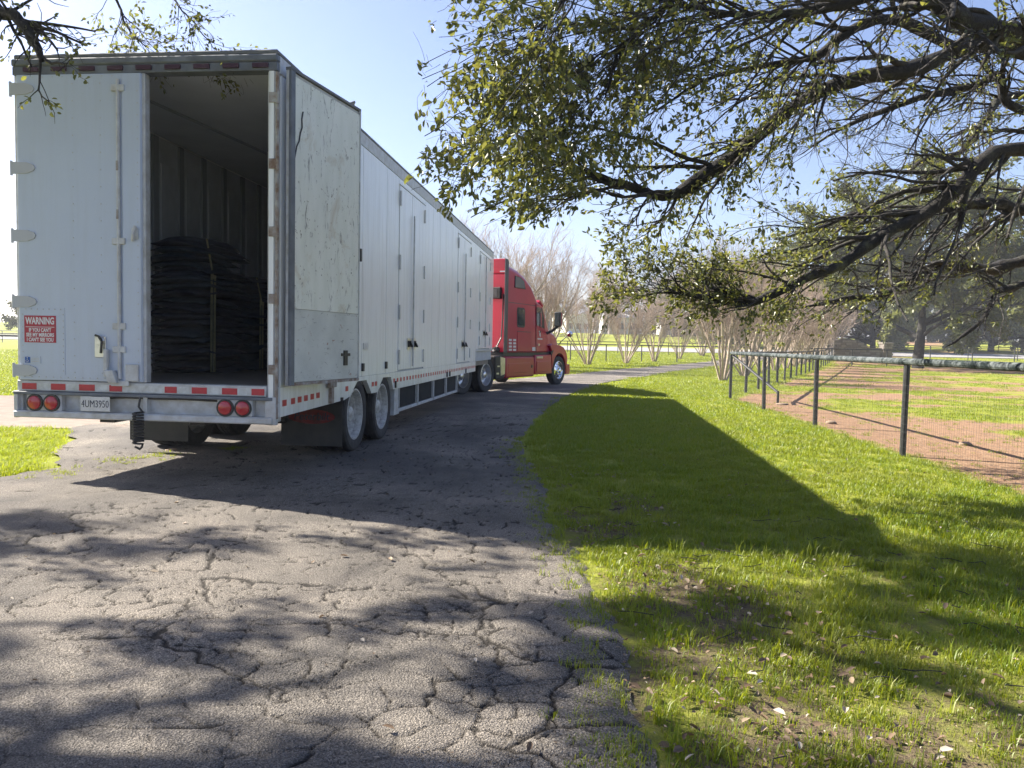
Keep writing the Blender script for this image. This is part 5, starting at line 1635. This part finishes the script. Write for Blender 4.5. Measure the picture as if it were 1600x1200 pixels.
# fringe that hangs into view
A, RA = grow(LP[7:], LR[7:], (16, 22, 20), (.3, .75), 7, g, .6, (.12, 0, -.08), .18, (.05, 0, -.15), .5, .45, 1, .003)
B, RB = grow(A, RA, 5, (.12, .38), 5, g, .55, (.05, 0, -.05), .24, (0, 0, -.1), .6, .2, 1, .0018)
to_child([(A, RA, 4), (B, RB, 3)], 'twigs', 'twig', left_oak)['kind'] = 'stuff'
keep = g.random(len(B)) < .62
S, D, U, SZ = leaves_on(B[keep], 6, g, (.03, .055), .5, -.1, .012)
o = link('leaves', leaf_mesh('leaves', S - np.array(left_oak.location), D, U, SZ, MT['oakleaf'], g, .55, True), left_oak); o['kind'] = 'stuff'

# ------------------------------------------------------------------ grass
def tuft(seed, n, rad, h0, h1, w):
    g = np.random.default_rng(seed)
    V = []; T = []; RN = []
    for i in range(n):
        a = 2 * math.pi * g.random(); r = rad * math.sqrt(g.random())
        x, y = r * math.cos(a), r * math.sin(a)
        h = h0 + (h1 - h0) * g.random(); lean = h * (.15 + .75 * g.random()); b = 2 * math.pi * g.random()
        dx, dy = math.cos(b), math.sin(b); sx, sy = -dy * w / 2, dx * w / 2
        o = len(V)
        V += [(x - sx, y - sy, -.01), (x + sx, y + sy, -.01), (x + dx * lean * .35 - sx * .8, y + dy * lean * .35 - sy * .8, h * .55), (x + dx * lean * .35 + sx * .8, y + dy * lean * .35 + sy * .8, h * .55), (x + dx * lean, y + dy * lean, h * (1 - .25 * lean / h))]
        T += [(o, o + 1, o + 3), (o, o + 3, o + 2), (o + 2, o + 3, o + 4)]
        RN += [min(1, max(0, g.normal(.45, .25)))] * 5
    me = mesh_np('grass_tuft', V, None, T, MT['grass'], {'rnd': RN})
    return bpy.data.objects.new('grass_tuft', me)


def scatter(name, pts, yaw, scl, var, objs, kind='stuff'):
    me = bpy.data.meshes.new(name)
    n = len(pts)
    me.vertices.add(n); me.vertices.foreach_set('co', np.asarray(pts, np.float32).ravel())
    for k, v in (('yaw', yaw), ('scl', scl), ('var', var)):
        a = me.attributes.new(k, 'FLOAT', 'POINT'); a.data.foreach_set('value', np.asarray(v, np.float32))
    o = link(name, me)
    nt = bpy.data.node_groups.new(name, 'GeometryNodeTree')
    nt.interface.new_socket('Geometry', in_out='INPUT', socket_type='NodeSocketGeometry')
    nt.interface.new_socket('Geometry', in_out='OUTPUT', socket_type='NodeSocketGeometry')
    gi = nt.nodes.new('NodeGroupInput'); go = nt.nodes.new('NodeGroupOutput'); jn = nt.nodes.new('GeometryNodeJoinGeometry')
    def attr(nm):
        x = nt.nodes.new('GeometryNodeInputNamedAttribute'); x.data_type = 'FLOAT'; x.inputs['Name'].default_value = nm
        return x.outputs['Attribute']
    ya, sc, va = attr('yaw'), attr('scl'), attr('var')
    cb = nt.nodes.new('ShaderNodeCombineXYZ'); nt.links.new(ya, cb.inputs[2])
    for k, ob in enumerate(objs):
        cmp_ = nt.nodes.new('FunctionNodeCompare'); cmp_.data_type = 'FLOAT'; cmp_.operation = 'EQUAL'
        fl = [s for s in cmp_.inputs if s.type == 'VALUE']
        nt.links.new(va, fl[0]); fl[1].default_value = k; fl[2].default_value = .1
        oi = nt.nodes.new('GeometryNodeObjectInfo'); oi.inputs['Object'].default_value = ob; oi.inputs['As Instance'].default_value = True
        ip = nt.nodes.new('GeometryNodeInstanceOnPoints')
        nt.links.new(gi.outputs[0], ip.inputs['Points']); nt.links.new(oi.outputs['Geometry'], ip.inputs['Instance'])
        nt.links.new(cmp_.outputs[0], ip.inputs['Selection']); nt.links.new(cb.outputs[0], ip.inputs['Rotation']); nt.links.new(sc, ip.inputs['Scale'])
        nt.links.new(ip.outputs[0], jn.inputs[0])
    nt.links.new(jn.outputs[0], go.inputs[0])
    md = o.modifiers.new('scatter', 'NODES'); md.node_group = nt
    o['kind'] = kind
    return o


g = np.random.default_rng(321)
tufts = [tuft(1, 18, .06, .025, .06, .0050), tuft(2, 16, .07, .02, .05, .0048), tuft(3, 22, .07, .025, .07, .0052), tuft(4, 12, .05, .05, .12, .006),
         tuft(5, 46, .26, .03, .08, .009), tuft(6, 46, .30, .03, .07, .012)]
GP = []; GSc = []; GV = []


def zone(x0, x1, y0, y1, dens, variants, s0, s1, cond=None):
    n = int((x1 - x0) * (y1 - y0) * dens)
    x = x0 + (x1 - x0) * g.random(n); y = y0 + (y1 - y0) * g.random(n)
    vis = np.abs(x) < .76 * y + .8
    fx = fence_x(y)
    sl = soil(x, y)
    jag = .16 * (fbm(y * 1.6, y * 0, 301) - .5) + .05
    ok = vis & ~in_road(x, y, 0) & ~((y < 30) & (x > xl(y)) & (x < xr(y) + np.abs(jag)))
    lush = fbm(x * .55, y * .55, 310, 3); fine = fbm(x * 2.6, y * 2.6, 311, 3)
    patchy = sstep(7.5, 3.5, y) * (x < fx)
    clump = fbm(x * 5.5, y * 5.5, 313, 2)
    p = (.30 + .70 * sstep(.38, .52, clump)) * (1 - .92 * sl) * (1 - .60 * worn(x, y)) * (1 - .3 * patchy * sstep(.56, .40, fine))
    p = np.where(x > fx, p * .55, p)
    p = np.where((y > 83) & (y < 94), 0, p)
    ok &= g.random(n) < p
    if cond is not None: ok &= cond(x, y)
    x = x[ok]; y = y[ok]
    h = (s0 + (s1 - s0) * g.random(len(x))) * (.55 + .55 * lush[ok] + .5 * clump[ok]) * np.where(x > fence_x(y), .7, 1)
    GP.append(np.stack([x, y, terr(x, y) + .012 * 0], 1)); GSc.append(h)
    v = np.array(variants)[g.integers(len(variants), size=len(x))]
    GV.append(v)


zone(.3, 6.2, 2.0, 5.5, 1150, [0, 1, 0, 1, 2, 1, 0, 1, 2, 0, 1, 2, 0, 1, 3], .36, .90)
zone(.1, 8.5, 5.5, 10, 560, [0, 1, 2, 2], .5, 1.0)
zone(-.2, 10, 10, 16, 230, [0, 1, 2, 2], .7, 1.3)
zone(0, 17, 16, 28, 36, [4, 5], .6, 1.1)
zone(-2, 36, 28, 50, 13, [4, 5], .9, 1.5)
zone(-40, 62, 50, 84, 4.2, [5], 1.3, 2.2)
zone(-9.5, -4.3, 7.0, 11.6, 330, [0, 1, 2], .7, 1.3)
zone(-24, -6, 17.6, 32, 34, [4, 5], .8, 1.3)
zone(-40, -3, 32, 50, 6, [5], 1.2, 1.9)
P = np.concatenate(GP); n = len(P)
scatter('grass', P, g.random(n) * 6.28, np.concatenate(GSc), np.concatenate(GV), tufts)
# weeds in the cracks and along the asphalt rim
pts = []
for k in range(420):
    y = 2.4 + 9 * g.random() ** 1.4
    pts.append((float(xr(y)) - .02 - .22 * abs(g.normal()) * .6, y, .018))
for cx, cy, r_ in ((-4.4, 8.5, .3), (-4.0, 8.9, .25), (-4.6, 7.7, .3), (-5.2, 7.2, .4), (-3.5, 9.6, .2)):
    for k in range(26): pts.append((cx + r_ * g.normal() * .5, cy + r_ * g.normal() * .5, .02))
for y in np.arange(6.2, 21.3, .035): pts.append((float(fence_x(y)) + .10 * g.normal(), y, 0.0))
pts = np.array(pts); n = len(pts)
scatter('weeds', pts, g.random(n) * 6.28, .35 + .5 * g.random(n), g.integers(0, 3, n), tufts)

# fallen leaves
n = 42000
x = -3.6 + 9.5 * g.random(n); y = 2.1 + 8.5 * g.random(n) ** 1.3
road = in_road(x, y, .0)
p = np.where(road, .008 + .03 * sstep(1.2, 0, xr(y) - x), .035 + .9 * worn(x, y) ** 1.2) * (x < fence_x(y) + .6)
ok = (g.random(n) < p)
x = x[ok]; y = y[ok]; m = len(x)
z = np.where(in_road(x, y, 0), .034, .012 + .035 * g.random(m))
S = np.stack([x, y, z], 1)
a = 6.28 * g.random(m)
D = nrm(np.stack([np.cos(a), np.sin(a), .25 * g.normal(size=m)], 1)); U = nrm(np.stack([.45 * g.normal(size=m), .45 * g.normal(size=m), np.ones(m)], 1))
o = link('fallen_leaves', leaf_mesh('fallen_leaves', S, D, U, .012 + .046 * g.random(m) ** 4, MT['litter'], g, .5, True)); o['kind'] = 'stuff'
n = 1500
x = -40 + 60 * g.random(n); y = 8 + 10 * g.random(n)
ok = (x > .5) & (x < fence_x(y))
x = x[ok]; y = y[ok]; m = len(x); a = 6.28 * g.random(m)
# fallen twigs on the verge
K = 4
n = 110
x = .7 + 4.2 * g.random(n); y = 2.3 + 4.2 * g.random(n); a = 6.28 * g.random(n); L_ = .04 + .16 * g.random(n)
T_ = np.zeros((n, K, 3))
for k in range(K):
    T_[:, k, 0] = x + np.cos(a) * L_ * k / (K - 1) + .01 * g.normal(size=n); T_[:, k, 1] = y + np.sin(a) * L_ * k / (K - 1) + .01 * g.normal(size=n); T_[:, k, 2] = .03 + .02 * g.random(n)
ok = ~in_road(x, y, .1)
T_ = T_[ok]
o = link('fallen_twigs', tubes_mesh('fallen_twigs', [(T_, np.full(T_.shape[:2], .0025), 4)], MT['twig'])); o['kind'] = 'stuff'

# stones in the paddock and on the lawn edge
MT['rock'] = simple('field_stone', (0.22, 0.15, 0.10), 0.9, col2=(0.33, 0.25, 0.18), scale=12, bmp=.5, bscale=40)


def rock(x, y, s, seed, label, flat=.55):
    g = np.random.default_rng(seed)
    mb = MB(); n, m = 9, 6
    rings = []
    for j in range(1, m):
        ph = math.pi * j / m
        rings.append([((1 + .25 * g.normal() * .5) * math.sin(ph) * math.cos(2 * math.pi * i / n), (1 + .25 * g.normal() * .5) * math.sin(ph) * math.sin(2 * math.pi * i / n), flat * math.cos(ph)) for i in range(n)])
    mb.loft(rings)
    o = mb.build('stone', MT['rock'], None, smooth=True, angle=60)
    o.location = (x, y, float(terr(x, y)) + s * flat * .35); o.scale = (s * 1.2, s, s)
    tag(o, label, 'stone')


rock(6.1, 14.6, .09, 1, 'tan stone in the paddock left of the fence post with the peeling rail')
rock(6.9, 11.6, .08, 2, 'tan stone lying right behind the nearest fence post')
rock(6.85, 19.4, .13, 3, 'flat tan stone at the foot of the diagonal fence brace', .3)
rock(-4.15, 9.35, .07, 4, 'small brown clod on the asphalt beside the grass island')

# ------------------------------------------------------------------ the air
hz = MB().box(-580, 580, -80, 800, -1.4, 24).mesh('haze', [])
hm_ = bpy.data.materials.new('haze_air'); hm_.use_nodes = True
hn = hm_.node_tree
hn.nodes.remove(hn.nodes['Principled BSDF'])
pv = hn.nodes.new('ShaderNodeVolumePrincipled')
pv.inputs['Color'].default_value = (0.90, 0.93, 1.0, 1)
pv.inputs['Density'].default_value = 0.0010
pv.inputs['Anisotropy'].default_value = 0.35
hn.links.new(pv.outputs[0], hn.nodes['Material Output'].inputs['Volume'])
hz.materials.append(hm_)
link('haze', hz)['kind'] = 'stuff'
